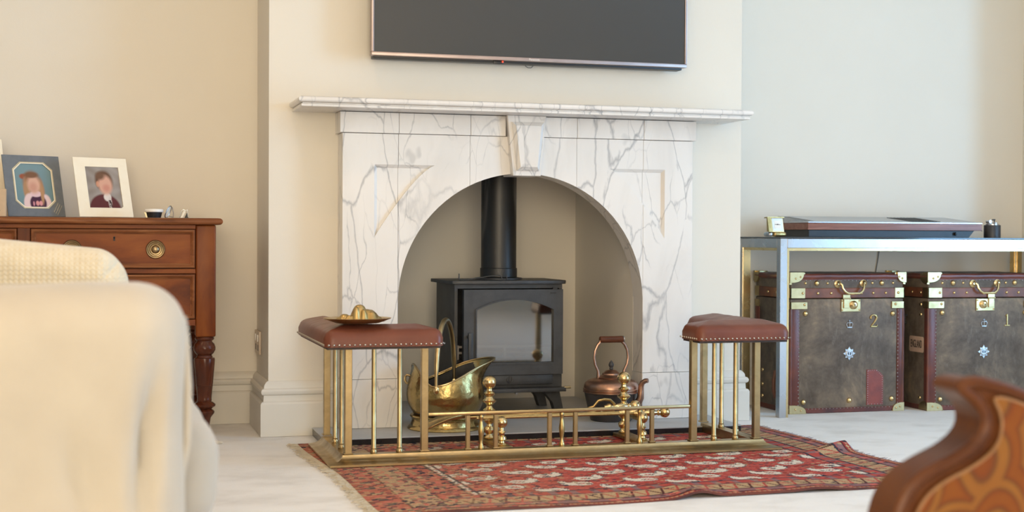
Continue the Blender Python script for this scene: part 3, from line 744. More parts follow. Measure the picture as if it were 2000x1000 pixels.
def seat(ox, iy_back, x_in, sg):
    """L-shaped pad: outer corner (ox, -0.815); the front arm runs to x_in, the side arm back to iy_back; sg=+1 when the pad grows to +x"""
    yf = -0.815; wd = 0.156; ys = yf+wd; xs = ox+sg*wd
    st_ = 0.0075
    xa, xb = min(ox, x_in), max(ox, x_in)
    nx = int(round((xb-xa)/st_)); ny = int(round((iy_back-yf)/st_)); X = np.linspace(xa, xb, nx+1); Y = np.linspace(yf, iy_back, ny+1)
    ix = int(np.argmin(abs(X-xs))); iy = int(np.argmin(abs(Y-ys))); xs = X[ix]; ys = Y[iy]
    def inside(i, j): return (Y[j] <= ys+1e-6) or (X[i] <= xs+1e-6 if sg > 0 else X[i] >= xs-1e-6)
    def dist(x, y):
        d = min(y-yf, (x-ox)*sg)
        if y <= ys and (x-xs)*sg >= 0: d = min(d, (x_in-x)*sg, ys-y)
        elif y >= ys and (x-xs)*sg <= 0: d = min(d, iy_back-y, (xs-x)*sg)
        else: d = min(d, math.hypot(xs-x, ys-y))
        return max(d, 0)
    R = 0.024; b = B(); V_ = {}
    for i in range(nx+1):
        for j in range(ny+1):
            if not inside(i, j): continue
            x, y = X[i], Y[j]; d = dist(x, y); t = min(d/R, 1)
            z = SB + 0.026 + 0.019*math.sqrt(max(0, 1-(1-t)**2)) + 0.022*min(d/0.079, 1)**0.8 + 0.0016*mnoise.noise((x*22, y*22, 3.0))
            # round the outer corners a little
            px, py = x, y
            for cx, cy, qx, qy in ((ox, yf, sg, 1), (x_in, yf, -sg, 1), (x_in, ys, -sg, -1), (ox, iy_back, sg, -1), (xs, iy_back, -sg, -1)):
                rx, ry = (x-cx)*qx, (y-cy)*qy; rc = 0.028
                if 0 <= rx < rc and 0 <= ry < rc:
                    k = max(rc-rx, rc-ry)/max(1e-6, math.hypot(rc-rx, rc-ry)); px = cx+qx*(rc-(rc-rx)*k); py = cy+qy*(rc-(rc-ry)*k)
            V_[i, j] = b.bm.verts.new((px, py, z))
    for i in range(nx):
        for j in range(ny):
            ks = [(i,j),(i+1,j),(i+1,j+1),(i,j+1)]
            if all(k in V_ for k in ks):
                if inside(i, j) and inside(i+1, j+1) and not ((Y[j] >= ys-1e-6) and not (X[i] < xs-1e-6 if sg > 0 else X[i+1] > xs+1e-6)):
                    b.bm.faces.new([V_[k] for k in ks])
    bmesh.ops.delete(b.bm, geom=[v for v in b.bm.verts if not v.link_faces], context='VERTS')
    be = [e for e in b.bm.edges if e.is_boundary]
    r = bmesh.ops.extrude_edge_only(b.bm, edges=be); nvs = [v for v in r['geom'] if isinstance(v, bmesh.types.BMVert)]
    for v in nvs: v.co.z = SB + 0.0005
    ne = [e for e in r['geom'] if isinstance(e, bmesh.types.BMEdge)]
    bmesh.ops.triangle_fill(b.bm, use_beauty=True, use_dissolve=True, edges=[e for e in b.bm.edges if e.is_boundary])
    bmesh.ops.recalc_face_normals(b.bm, faces=b.bm.faces[:])
    pad = b.obj('leather_seat', SEATL, fe, smooth=50)
    return pad, (ox, yf, x_in, ys, xs, iy_back)
STUD = None
def stud_mesh():
    global STUD
    if STUD is None: STUD = B().lathe([(0.0001,-0.0032),(0.002,-0.0028),(0.0034,-0.0012),(0.0038,0.0)], n=8, axis='y').mesh('stud', 60)
    return STUD
NAIL = brass('tarnished_nail', (0.62,0.56,0.47), (0.36,0.31,0.25), 0.22, 0.4, 90)
GIMP = m_two('dark_braid', (0.03,0.018,0.012), (0.06,0.03,0.02), 60, 0.6)
def studs(pad, p0, p1, outn, step=0.0155):
    p0, p1 = Vector(p0), Vector(p1); L = (p1-p0).length; n = max(2, int(L/step))
    a = math.atan2(outn[1], outn[0]) + math.pi/2
    for k in range(n+1):
        p = p0.lerp(p1, k/n); o = link('nail', stud_mesh(), NAIL, pad, (p.x, p.y, SB+0.0075)); o.rotation_euler = (0, 0, a)
for ox, iyb, xin, sg in ((-0.842, -0.190, -0.468, 1), (0.722, -0.285, 0.385, -1)):
    pad, (ox, yf, xin, ys, xs, iyb) = seat(ox, iyb, xin, sg)
    e = 0.012
    studs(pad, (ox+sg*e, yf-0.0005), (xin-sg*e, yf-0.0005), (0, -1))
    studs(pad, (ox-sg*0.0005, yf+e), (ox-sg*0.0005, iyb-e), (-sg, 0))
    studs(pad, (xin+sg*0.0005, yf+e), (xin+sg*0.0005, ys-e), (sg, 0))
    if sg < 0: studs(pad, (xs+sg*0.0005, iyb-e), (xs+sg*0.0005, ys+0.03), (sg, 0), 0.03)
    lo, hi = min(ox, xin), max(ox, xin); b = B(); q = 0.010
    Lp = [(ox+sg*q, yf+q), (xin-sg*q, yf+q), (xin-sg*q, ys-q), (xs-sg*q, ys-q), (xs-sg*q, iyb-q), (ox+sg*q, iyb-q)]
    B().prism(Lp, 'z', SB-0.007, SB+0.0004).obj('seat_board', GIMP, pad)

# ------------------------------------------------------------------ andirons and fire irons
AND = [(0.017,0.014),(0.019,0.018),(0.013,0.024),(0.011,0.030),(0.018,0.036),(0.020,0.044),(0.016,0.052),(0.010,0.057),(0.009,0.064),(0.017,0.070),(0.021,0.078),(0.014,0.084),(0.010,0.090),(0.011,0.098),(0.022,0.108),(0.022,0.113),(0.012,0.120),(0.009,0.126),(0.012,0.131),(0.023,0.140),(0.024,0.145),(0.013,0.153),(0.011,0.158),(0.018,0.165),(0.019,0.170),(0.010,0.178),(0.009,0.186)]
SMA = [(0.016,0.012),(0.018,0.016),(0.011,0.022),(0.010,0.027),(0.017,0.033),(0.015,0.041),(0.009,0.046),(0.010,0.053),(0.014,0.057),(0.009,0.063),(0.008,0.072)]
def andiron(x, ya, yb, label):
    t = thing('andiron', label, 'andiron', 'pair of brass andirons behind the fender rail', (x, 0, Z0))
    B().box(-0.030, 0.030, yb-0.030, ya+0.030, 0.0, 0.0125, 0.002).obj('base_bar', BRASS_D, t)
    c = B().lathe(AND, (0, ya, 0), 20).obj('tall_column', BRASS_B, t)
    B().ball((0, ya, 0.207), 0.0235, 24, 16).obj('ball_finial', BRASS_B, c)
    c = B().lathe(SMA, (0, yb, 0), 20).obj('short_column', BRASS_B, t)
    B().ball((0, yb, 0.089), 0.0195, 24, 16).obj('ball_finial', BRASS_B, c)
    B().box(-0.006, 0.006, yb+0.018, ya-0.0225, 0.076, 0.088, 0.001).obj('cross_bar', BRASS_D, t)
andiron(-0.211, -0.405, -0.560, 'brass ball-topped andiron on the left beside the coal scuttle')
andiron(0.289, -0.385, -0.565, 'brass ball-topped andiron on the right in front of the kettle')
RZZ = Z0 + 0.088
def knob_handle(b, x, y, z, r=0.018):
    b.lathe([(0.0055,-0.115),(0.007,-0.108),(0.012,-0.100),(0.012,-0.094),(0.007,-0.088),(0.006,-0.078),(0.010,-0.066),(0.0125,-0.052),(0.010,-0.038),(0.007,-0.030),(0.011,-0.024),(0.009,-0.017)], (x, y, z), 14, 'x')
    return b
po = thing('poker', 'brass poker with ball handle nearest the fender rail', 'fire iron', 'fire irons resting across the andirons')
B().tube([(-0.29,-0.532,RZZ+0.0130),(0.28,-0.532,RZZ+0.0130)], 0.0045, 8).obj('shaft', BRASS_D, po)
knob_handle(B(), 0.385, -0.532, RZZ+0.0130).obj('handle', BRASS_B, po); B().ball((0.385,-0.532,RZZ+0.0135), 0.0185, 20, 14).obj('ball_end', BRASS_B, po)
sh = thing('fire_shovel', 'brass fire shovel with its blade in front of the scuttle', 'fire iron', 'fire irons resting across the andirons')
B().tube([(-0.33,-0.497,RZZ+0.0130),(0.24,-0.497,RZZ+0.0130)], 0.0045, 8).obj('shaft', BRASS_D, sh)
knob_handle(B(), 0.345, -0.497, RZZ+0.0130).obj('handle', BRASS_B, sh); B().ball((0.345,-0.497,RZZ+0.0135), 0.018, 20, 14).obj('ball_end', BRASS_B, sh)
b = B(); P = []
for i in range(9):
    t = i/8; x = -0.325 - 0.135*t; w = 0.020 + 0.032*min(1, t*1.8); row = []
    for j in range(9):
        s_ = j/4-1; row.append((x, -0.497 + w*s_, RZZ + 0.011 - 0.034*t*t + 0.016*abs(s_)**3*(1-0.3*t)))
    P.append(row)
b.surf(P); bl = b.obj('blade', BRASS_D, sh); md = bl.modifiers.new('thickness', 'SOLIDIFY'); md.thickness = 0.0022
to = thing('fire_tongs', 'brass fire tongs with looped grips behind the fender rail', 'fire iron', 'fire irons resting across the andirons')
def Tz(y): return RZZ + 0.006
for s_, zo in ((1, 0.024), (-1, -0.006)):
    yb = -0.455
    pts = [(-0.30, yb+0.012*s_, RZZ+0.006), (0.10, yb+0.010*s_, RZZ+0.0075+0.004*s_+0.004), (0.150, yb, RZZ+0.016+zo*0.6), (0.168, yb, RZZ+0.020+zo*1.1+0.004), (0.190, yb, RZZ+0.016+zo*1.6), (0.212, yb, RZZ+0.016+zo*1.5), (0.228, yb, RZZ+0.016+zo*0.9), (0.226, yb, RZZ+0.016+zo*0.35), (0.205, yb, RZZ+0.016+zo*0.15), (0.17, yb, RZZ+0.016+zo*0.2)]
    B().tube(pts, [0.0035,0.004,0.0045,0.005,0.0052,0.0052,0.005,0.0048,0.0042,0.003], 8).obj('arm', BRASS_D, to)
knob_handle(B(), 0.305, -0.455, RZZ+0.028).obj('handle', BRASS_B, to); B().ball((0.305,-0.455,RZZ+0.029), 0.019, 20, 14).obj('ball_end', BRASS_B, to)

# ------------------------------------------------------------------ coal scuttle
sc = thing('coal_scuttle', 'hammered brass helmet coal scuttle with arched handle on the hearth', 'coal scuttle', loc=(-0.306, -0.155, 0.0302))
B().lathe([(0.136,0.0),(0.138,0.003),(0.134,0.008),(0.126,0.014),(0.121,0.030),(0.123,0.040),(0.128,0.045),(0.126,0.050),(0.117,0.052),(0.105,0.052)], n=48).obj('foot_ring', BRASS_H, sc)
NT, NS = 64, 26; b = B(); P = []; rim = []
def rim_z(a):
    # a: 0 = spout side (right), pi = back hood; lowest about 125 degrees round from the spout
    a = abs((a+math.pi) % (2*math.pi)-math.pi); q = 2.18
    if a < q: return 0.160 + 0.088*((1+math.cos(a*math.pi/q))/2)**0.85
    return 0.160 + 0.072*math.sin((a-q)/(math.pi-q)*math.pi/2)**1.1
def scr(z, c):
    ks = ((0.050,0.112),(0.070,0.126),(0.095,0.137),(0.120,0.1405),(0.145,0.139),(0.170,0.134),(0.200,0.126),(0.260,0.112))
    for (z0, r0), (z1, r1) in zip(ks, ks[1:]):
        if z <= z1: r = r0+(r1-r0)*(z-z0)/(z1-z0); break
    else: r = ks[-1][1]
    if c > 0: r += c*c*0.068*max(0, (z-0.165)/0.085)**1.5
    return r
for i in range(NS+1):
    t = i/NS; row = []
    for j in range(NT):
        a = 2*math.pi*j/NT; c = math.cos(a); zt_ = rim_z(a); z = 0.050 + (zt_-0.050)*t
        r = scr(z, c)
        row.append((r*math.cos(a), r*math.sin(a)*(0.98), z))
    P.append(row)
rim = P[-1]
b.surf(P, closeu=True); bd = b.obj('body', BRASS_H, sc, smooth=60)
md = bd.modifiers.new('thickness', 'SOLIDIFY'); md.thickness = 0.0025; md.offset = -1
B().lathe([(0.104,0.051),(0.1045,0.056)], n=40).obj('base_plate', SOOT, sc)
# sooty lining
bl = B(); bl.surf([[(x*0.955, y*0.955, z-0.008) for x, y, z in row] for row in P[2:]], closeu=True); bl.obj('dark_lining', SOOT, sc, smooth=60)
B().tube(rim, 0.0032, 8, closed=True).obj('rolled_rim', BRASS, sc)
ax = math.radians(-118)
p0 = Vector((0.128*math.cos(ax), 0.128*math.sin(ax), 0.150)); p1 = Vector((-p0.x*0.95, -p0.y*0.95, 0.152))
hp = []
for k in range(25):
    t = k/24; a = math.pi*t
    q = (p0+p1)/2 + (p0-p1)/2*math.cos(a)*1.03; hp.append((q.x, q.y, 0.152 + 0.235*math.sin(a)**0.8))
B().tube(hp, [0.0065]*2+[0.0095]*21+[0.0065]*2, 12).obj('bail_handle', BRASS, sc)
for p in (p0, p1):
    B().ball((p.x*1.02, p.y*1.02, p.z-0.002), 0.015, 14, 10, (0.8,0.8,1.2)).obj('handle_boss', BRASS_B, sc)
B().tube([(-0.121,0.03,0.186),(-0.134,0.034,0.190),(-0.141,0.036,0.184),(-0.142,0.036,0.172),(-0.137,0.033,0.162),(-0.130,0.029,0.158)], 0.0045, 8).obj('back_grip', BRASS, sc)

# ------------------------------------------------------------------ copper kettle
ke = thing('copper_kettle', 'old copper kettle with blackened base and wooden grip on the hearth', 'kettle', loc=(0.348, -0.095, 0.0302))
B().lathe([(0.074,0.0),(0.078,0.002),(0.088,0.045),(0.097,0.085),(0.101,0.104)], n=44).obj('lower_body', m_two('sooted_copper', (0.016,0.015,0.015), (0.05,0.04,0.035), 9, 0.35), ke)
B().lathe([(0.1012,0.1042),(0.106,0.106),(0.106,0.110),(0.1035,0.112),(0.106,0.115),(0.106,0.119),(0.103,0.121),(0.103,0.128),(0.098,0.141),(0.086,0.150),(0.070,0.155),(0.054,0.158)], n=44).obj('shoulder', COPPER, ke)
ld = B().lathe([(0.054,0.1585),(0.055,0.161),(0.046,0.165),(0.040,0.168),(0.035,0.171),(0.033,0.176),(0.028,0.179),(0.021,0.186),(0.010,0.189)], n=32).obj('lid', COPPER, ke)
B().lathe([(0.006,0.1892),(0.0075,0.193),(0.0055,0.197),(0.0095,0.203),(0.0098,0.209),(0.0065,0.217),(0.003,0.221),(0.0005,0.225)], n=14).obj('acorn_finial', IRON, ld)
def hpts(s_): return [(s_*0.050,0,0.158),(s_*0.052,0,0.185),(s_*0.064,0,0.210),(s_*0.068,0,0.235),(s_*0.064,0,0.262),(s_*0.054,0,0.283),(s_*0.045,0,0.292),(s_*0.043,0,0.300)]
hd = bpy.data.objects.new('handle', None)
b = B(); b.tube(hpts(1), [0.008,0.0055,0.005,0.005,0.005,0.0055,0.006,0.005], 10); b.tube(hpts(-1), [0.008,0.0055,0.005,0.005,0.005,0.0055,0.006,0.005], 10)
bpy.data.objects.remove(hd); hd = b.obj('handle', COPPER, ke)
GRIP = wood('dark_wood_grip', (0.05,0.018,0.010), (0.11,0.038,0.018), (0.17,0.06,0.03), 6, (1,6,6))
b = B().lathe([(0.0105,-0.046),(0.0125,-0.044),(0.0125,0.044),(0.0105,0.046)], (0,0,0.303), 18, 'x'); b.obj('wooden_grip', GRIP, hd)
B().lathe([(0.0122,0.0462),(0.0126,0.0495),(0.004,0.0505)], (0,0,0.303), 18, 'x').obj('grip_cap', PEWTER, hd)
SPA = math.radians(-42)
b = B(); sp = [(0.092,0.060,0.017),(0.108,0.070,0.015),(0.118,0.090,0.013),(0.119,0.112,0.0115),(0.120,0.132,0.0105),(0.125,0.146,0.010),(0.137,0.154,0.009),(0.147,0.155,0.0085)]
b.tube([(r*math.cos(SPA), r*math.sin(SPA), z) for r, z, q in sp], [q for r, z, q in sp], 14); b.obj('spout', COPPER, ke)

# ------------------------------------------------------------------ brass dish with a crouching figure on the left seat
di = thing('brass_dish', 'oval brass dish with a cast crouching figure on the left leather seat', 'dish', loc=(-0.728, -0.735, 0.4460))
b = B(); P = []
for i, (r, z) in enumerate(((0.0005,0.004),(0.045,0.004),(0.066,0.006),(0.080,0.011),(0.094,0.0155),(0.101,0.0175),(0.104,0.017),(0.101,0.0145),(0.082,0.007),(0.066,0.0015),(0.0005,0.0005))):
    P.append([(r*math.cos(2*math.pi*j/56)*1.02, r*math.sin(2*math.pi*j/56)*0.84, z) for j in range(56)])
b.surf(P, closeu=True); bmesh.ops.recalc_face_normals(b.bm, faces=b.bm.faces[:]); b.obj('plate', BRASS_D, di, smooth=50)
b = B(); n = 80; G = []
lumps = [(0.004,-0.006,0.019,0.0165,0.047),(0.024,-0.004,0.026,0.020,0.034),(-0.006,-0.018,0.009,0.010,0.040),(0.012,-0.022,0.009,0.010,0.034),(0.034,-0.016,0.013,0.014,0.028),(-0.034,-0.002,0.014,0.013,0.022),(-0.022,-0.014,0.012,0.010,0.019),(-0.048,-0.006,0.010,0.012,0.013),(0.050,-0.004,0.012,0.016,0.016),(0.012,0.014,0.026,0.018,0.030)]
for i in range(n+1):
    row = []
    for j in range(n+1):
        x = (-0.075 + 0.150*i/n)*1.2; y = (-0.052 + 0.104*j/n)*1.1; h_ = 0
        for cx, cy, rx, ry, A in lumps:
            q = ((x/1.2-cx)/rx)**2 + ((y/1.1-cy)/ry)**2
            h_ = max(h_, 1.15*A*math.exp(-(q/1.6)**1.6)) if True else h_
        h_ += 0.0012*mnoise.noise((x*120, y*120, 0))*(h_ > 0.004)
        row.append((x, y, 0.0045 + h_))
    G.append(row)
b.surf(G)
bmesh.ops.delete(b.bm, geom=[f for f in b.bm.faces if max(v.co.z for v in f.verts) < 0.0066], context='FACES')
b.obj('crouching_figure', BRASS_D, di, smooth=70)
# ------------------------------------------------------------------ steel and brass console table
CX0, CX1, CY0, CY1 = 1.100, 2.470, 0.012, 0.392
ct = thing('console_table', 'steel and brass console table with smoked glass top over the trunks', 'table', loc=(0, 0, 0))
L_ = 0.031
for x in (CX0, CX1-L_):
    for y in (CY0, CY1-L_):
        lg = B().box(x, x+L_, y, y+L_, 0.0, 0.7155, 0.0012, 1).obj('leg', CHROME, ct)
        sx = x+L_+0.0002 if x == CX0 else x-0.0102; sy = y+L_+0.0002 if y == CY0 else y-0.0082
        B().box(sx, sx+0.010, y+0.004, y+L_-0.004, 0.0, 0.666).obj('brass_strip', BRASS_B, lg)
        B().box(x+0.004, x+L_-0.004, sy, sy+0.008, 0.0, 0.666).obj('brass_strip', BRASS_B, lg)
for y in (CY0, CY1-L_):
    r = B().box(CX0+L_+0.0003, CX1-L_-0.0003, y, y+L_, 0.6775, 0.7150, 0.0012, 1).obj('long_rail', CHROME, ct)
    B().box(CX0+L_+0.0003, CX1-L_-0.0003, y+0.004, y+L_-0.004, 0.6664, 0.6773).obj('brass_strip', BRASS_B, r)
for x in (CX0, CX1-L_):
    r = B().box(x, x+L_, CY0+L_+0.0003, CY1-L_-0.0003, 0.6775, 0.7150, 0.0012, 1).obj('side_rail', CHROME, ct)
    B().box(x+0.004, x+L_-0.004, CY0+L_+0.0003, CY1-L_-0.0003, 0.6664, 0.6773).obj('brass_strip', BRASS_B, r)
B().box(CX0-0.002, CX1+0.002, CY0-0.002, CY1+0.002, 0.7157, 0.7218, 0.0012, 1).obj('glass_top', SMOKED, ct)
TT = 0.7220

# ------------------------------------------------------------------ low hi-fi receiver
rc = thing('hifi_receiver', 'long low wedge-shaped hi-fi receiver with rosewood band on the console', 'hi-fi', loc=(0, 0, TT))
X0, X1, Y0_, Y1_ = 1.268, 2.084, 0.10, 0.375
B().prism([(X0+0.010,0.0),(X1-0.055,0.0),(X1-0.030,0.029),(X0+0.010,0.029)], 'y', Y0_+0.012, Y1_-0.01, 0.001, 1).obj('plinth', BLACKP, rc)
B().box(X0, X1, Y0_, Y1_, 0.0295, 0.0575, 0.001, 1).obj('rosewood_band', ROSEW, rc)
B().box(X0-0.001, X1+0.001, Y0_-0.002, Y1_+0.001, 0.0578, 0.0625, 0.0008, 1).obj('metal_lip', CHROME, rc)
def slope(y): return 0.0627 + (y-Y0_)*(0.088-0.0627)/(Y1_-Y0_)
def wedge(x0, x1, y0, y1, up=0.0):
    b = B(); P = [(y0, 0.0627), (y1, 0.0627), (y1, slope(y1)+up), (y0, slope(y0)+0.0004+up)]
    return b.prism(P, 'x', x0, x1)
wedge(X0+0.004, X0+0.47, Y0_, Y1_).obj('tuner_lid', ALU, rc)
gr = wedge(X0+0.4705, X1-0.004, Y0_, Y1_).obj('control_panel', ALU, rc)
for k in range(9):
    x = X0+0.50+0.016*k
    b = B(); b.prism([(0.13, slope(0.13)), (0.33, slope(0.33)), (0.33, slope(0.33)+0.0022), (0.13, slope(0.13)+0.0022)], 'x', x, x+0.006); b.obj('slider_rib', BLACKP, gr)
wedge(X0+0.0045, X0+0.045, Y0_+0.03, Y1_-0.003, 0.0).obj('end_cap', BLACKP, rc)
b = B().tube([(X0+0.695, Y0_+0.013, 0.016), (X0+0.695, Y0_-0.001, 0.016)], 0.0072, 14); b.tube([(X0+0.695, Y0_-0.0008, 0.016), (X0+0.695, Y0_-0.003, 0.016)], 0.003, 10); b.obj('headphone_socket', BLACKP, rc)
B().ball((X1+0.001, Y0_+0.003, 0.0300), 0.0028, 10, 8).obj('corner_screw', CHROME, rc)

# ------------------------------------------------------------------ travel clock and table lighter
FACE = m_two('cream_clock_face', (0.80,0.76,0.68), (0.86,0.83,0.77), 40, 0.4); SILV = m_two('silvered_chapter', (0.62,0.61,0.58), (0.70,0.69,0.66), 40, 0.35, metal=0.4)
ck = thing('travel_clock', 'small gilt folding travel clock standing at the console end', 'clock', loc=(1.098, 0.055, TT), rz=math.radians(4))
B().box(-0.010, 0.047, -0.012, 0.012, 0.0005, 0.0195, 0.008, 4).obj('front_case_half', BRASS_D, ck)
B().box(-0.032, -0.012, -0.008, 0.040, 0.0005, 0.0195, 0.008, 4).obj('side_case_half', PEWTER, ck)
ln = math.radians(14); Rm = Matrix.Translation((0.014, 0.002, 0.018)) @ Matrix.Rotation(-ln, 4, 'X')
def panel(name, x0, x1, y0, y1, z0, z1, mat, par=None, bev=0.0):
    b = B().box(x0, x1, y0, y1, z0, z1, bev, 1); me = b.mesh(name, 30); me.transform(Rm); return link(name, me, mat, par)
fr = panel('face_frame', -0.028, 0.028, -0.003, 0.006, 0.0, 0.062, BRASS_B, ck, 0.001)
panel('chapter_ring', -0.0235, 0.0235, -0.0042, -0.0031, 0.0055, 0.0575, SILV, fr); panel('dial', -0.0145, 0.0145, -0.0050, -0.0043, 0.015, 0.047, FACE, fr)
panel('hour_hand', -0.013, 0.001, -0.0056, -0.0051, 0.0300, 0.0318, INK, fr); panel('minute_hand', -0.001, 0.0125, -0.0062, -0.0057, 0.0296, 0.0310, INK, fr); panel('centre_boss', -0.0022, 0.0022, -0.0068, -0.0060, 0.029, 0.033, INK, fr)
b = B().prism([(-0.012,0.0195),(0.006,0.0200),(0.010,0.076),(0.004,0.079)], 'x', -0.034, -0.018); b.prism([(0.004,0.0765),(0.030,0.074),(0.030,0.0775),(0.004,0.080)], 'x', -0.033, 0.044); b.obj('back_flap', BRASS_D, ck)
B().ball((0.016, -0.0125, 0.0175), 0.0026, 8, 6).obj('catch', BRASS_B, ck)
li = thing('table_lighter', 'black cylindrical table lighter with chrome top on the console', 'lighter', loc=(2.134, 0.10, TT))
B().lathe([(0.0335,0.0),(0.0345,0.001),(0.0345,0.0525),(0.0335,0.054)], n=36).obj('body', m_two('black_leather_wrap', (0.02,0.02,0.022), (0.03,0.03,0.033), 30, 0.45), li)
b = B().lathe([(0.028,0.0542),(0.028,0.058),(0.024,0.060)], n=28); b.box(-0.022, -0.006, -0.010, 0.010, 0.0595, 0.070, 0.002); b.tube([(-0.018,-0.013,0.069),(-0.018,0.013,0.069)], 0.006, 12); b.box(0.008, 0.020, -0.008, 0.008, 0.0595, 0.066, 0.002); b.obj('chrome_top', CHROME, li)
b = B().tube([(0.010,0,0.066),(0.010,0,0.076)], 0.0022, 8); b.tube([(0.000,0,0.0765),(0.014,0,0.0765)], 0.003, 8); b.obj('snuffer', IRON, li)
tag(B().tube([(1.79,0.4655,0.30),(1.793,0.4655,0.45),(1.797,0.4655,0.572),(1.806,0.4655,0.620),(1.812,0.4655,0.66),(1.813,0.460,0.70)], 0.0022, 6).obj('wall_cable', CABLE), 'thin grey cable hanging down the wall behind the trunks', 'cable')

# ------------------------------------------------------------------ leather trunks
TWd, TD, THt, TS = 0.523, 0.322, 0.572, 0.4705
def zx(v): return (v-315)/640*TWd
def zz_(v): return max(0.0, (968-v)/878*THt)
DOME = {}
def dome(r):
    if r not in DOME: DOME[r] = B().lathe([(r,0.0),(r*0.97,-r*0.22),(r*0.75,-r*0.55),(r*0.4,-r*0.75),(0.0002,-r*0.82)], n=12, axis='y').mesh('stud', 70)
    return DOME[r]
def trunk(x, y, label, num, boss_right, extra):
    t = thing('luggage_trunk', label, 'trunk', 'leather trunks under the console', (x, y, 0.0))
    B().box(0.002, TWd-0.002, 0.004, TD, 0.004, TS-0.002, 0.004, 2).obj('body', HIDE, t)
    lid = B().box(0.002, TWd-0.002, 0.004, TD, TS+0.0005, THt-0.002, 0.006, 3).obj('lid', HIDE, t)
    band = B().box(-0.0005, TWd+0.0005, 0.001, TD+0.001, TS+0.0015, TS+0.0425, 0.002, 1).obj('lid_band', BANDL, lid)
    b = B()                                                # rolled leather along the lid's top edges
    for p0, p1 in (((0.004,0.008),(TWd-0.004,0.008)), ((0.006,0.008),(0.006,TD-0.006)), ((TWd-0.006,0.008),(TWd-0.006,TD-0.006)), ((0.004,TD-0.006),(TWd-0.004,TD-0.006))):
        b.tube([(p0[0]+(p1[0]-p0[0])*k/12, p0[1]+(p1[1]-p0[1])*k/12, THt-0.012+0.0008*math.sin(k*2.1)) for k in range(13)], 0.0125, 10, flat=1.0)
    b.box(0.0, TWd, 0.002, 0.0045, THt-0.026, THt-0.010); b.obj('lid_edge_trim', OXBLOOD, lid)
    tp = B().box(0.016, TWd-0.016, 0.018, TD-0.018, THt-0.002, THt+0.0005).obj('lid_top', HIDE, lid)
    for x0, x1 in ((-0.001, 0.042), (TWd-0.032, TWd+0.001)):
        n_ = 26; b = B()
        b.box(x0, x1, 0.0005, 0.006, 0.022, TS-0.0435, 0.002, 2)
        if x0 < 0: b.box(-0.0015, 0.004, 0.0005, 0.026, 0.022, TS-0.0435, 0.002, 2); B().box(-0.0015, 0.004, TD-0.04, TD, 0.022, TS-0.0435, 0.002, 2).obj('corner_trim', OXBLOOD, t)
        else: b.box(TWd-0.004, TWd+0.0015, 0.0005, 0.046, 0.022, TS-0.0435, 0.002, 2)
        b.tube([(0.0035 if x0 < 0 else TWd-0.0035, 0.0045, 0.022+(TS-0.0655)*k/10) for k in range(11)], [0.0068+0.0006*math.sin(k*1.7) for k in range(11)], 10)
        b.obj('corner_trim', OXBLOOD, t)
    B().box(0.0, TWd, 0.0008, 0.006, 0.001, 0.0215, 0.002, 1).obj('bottom_trim', OXBLOOD, t)
    B().box(-0.001, 0.006, 0.006, TD, 0.001, 0.0215, 0.002, 1).obj('bottom_trim', OXBLOOD, t)
    for x0, x1 in ((-0.002, 0.066), (TWd-0.044, TWd+0.002)):
        lx = x0 < 0
        b = B().box(x0, x1, -0.0012, 0.004, TS+0.001, TS+0.043, 0.001, 1)
        b.box(-0.002 if lx else TWd-0.004, 0.004 if lx else TWd+0.002, -0.0012, 0.040, TS+0.001, TS+0.043, 0.001, 1); b.obj('lid_strap', BRASS_S, lid)
        xx = x1+0.010 if lx else x0-0.014
        b = B().box(x0 if lx else xx, xx if lx else x1, -0.0014, 0.004, TS-0.043, TS-0.014, 0.001, 1)
        b.box(-0.002 if lx else TWd-0.004, 0.004 if lx else TWd+0.002, -0.0014, 0.036, TS-0.043, TS-0.014, 0.001, 1); b.obj('body_strap', BRASS_S, t)
    for x0, x1 in ((-0.0025, 0.0),):
        for z0, z1, par in ((TS+0.001, TS+0.043, lid), (TS-0.043, TS-0.014, t)):
            B().box(-0.002, 0.004, TD-0.036, TD+0.0005, z0, z1, 0.001, 1).obj('lid_strap' if par is lid else 'body_strap', BRASS_S, par)
    def corner(cx, cy, cz, sx, sy, sz, w, h_, par):
        """domed brass corner: three quarter-round plates over a corner"""
        b = B(); q = 0.0064 if par is lid else 0.0028
        def quarter(n=7): return [(w*math.cos(a)**0.75 if math.cos(a) > 1e-6 else 0.0, h_*math.sin(a)**0.75) for a in [k*math.pi/2/n for k in range(n+1)]]
        P = [(0, 0)] + quarter()
        b.prism([(cx+sx*(p[0]-q), cz+sz*(p[1]-q)) for p in P], 'y', cy-sy*q, cy+sy*0.006, 0.0008, 1)
        b.prism([(cy+sy*(p[0]*0.8+0.0004), cz+sz*(p[1]+0.0004)) for p in P], 'x', cx-sx*q*0.9, cx+sx*0.006, 0.0008, 1)
        b.prism([(cx+sx*(p[0]+0.0008), cy+sy*(p[1]*0.9+0.0008)) for p in P], 'z', cz-sz*q*0.8, cz+sz*0.006, 0.0008, 1)
        b.ball((cx+sx*(0.0055-q), cy+sy*(0.0055-q), cz+sz*(0.0055-q)), 0.0062, 12, 8)
        o = b.obj('brass_corner', BRASS_S, par)
        for u in (0.35, 0.72):
            s_ = link('rivet', dome(0.0042), BRASS_B, o, (cx+sx*w*u*0.9, cy-sy*q, cz+sz*h_*(0.30 if u > 0.5 else 0.45)))
        return o
    for cx, sx, w in ((0.0, 1, 0.064), (TWd, -1, 0.042)):
        corner(cx, 0.0, THt, sx, 1, -1, w, 0.044, lid); corner(cx, 0.0, 0.003, sx, 1, 1, w+0.012, 0.036, t)
    corner(0.0, TD, THt, 1, -1, -1, 0.05, 0.044, lid)
    def st(px, py, r, par=t): link('stud', dome(r), BRASS_B, par, (zx(px), 0.0040 if r > 0.007 else 0.0042, zz_(py)))
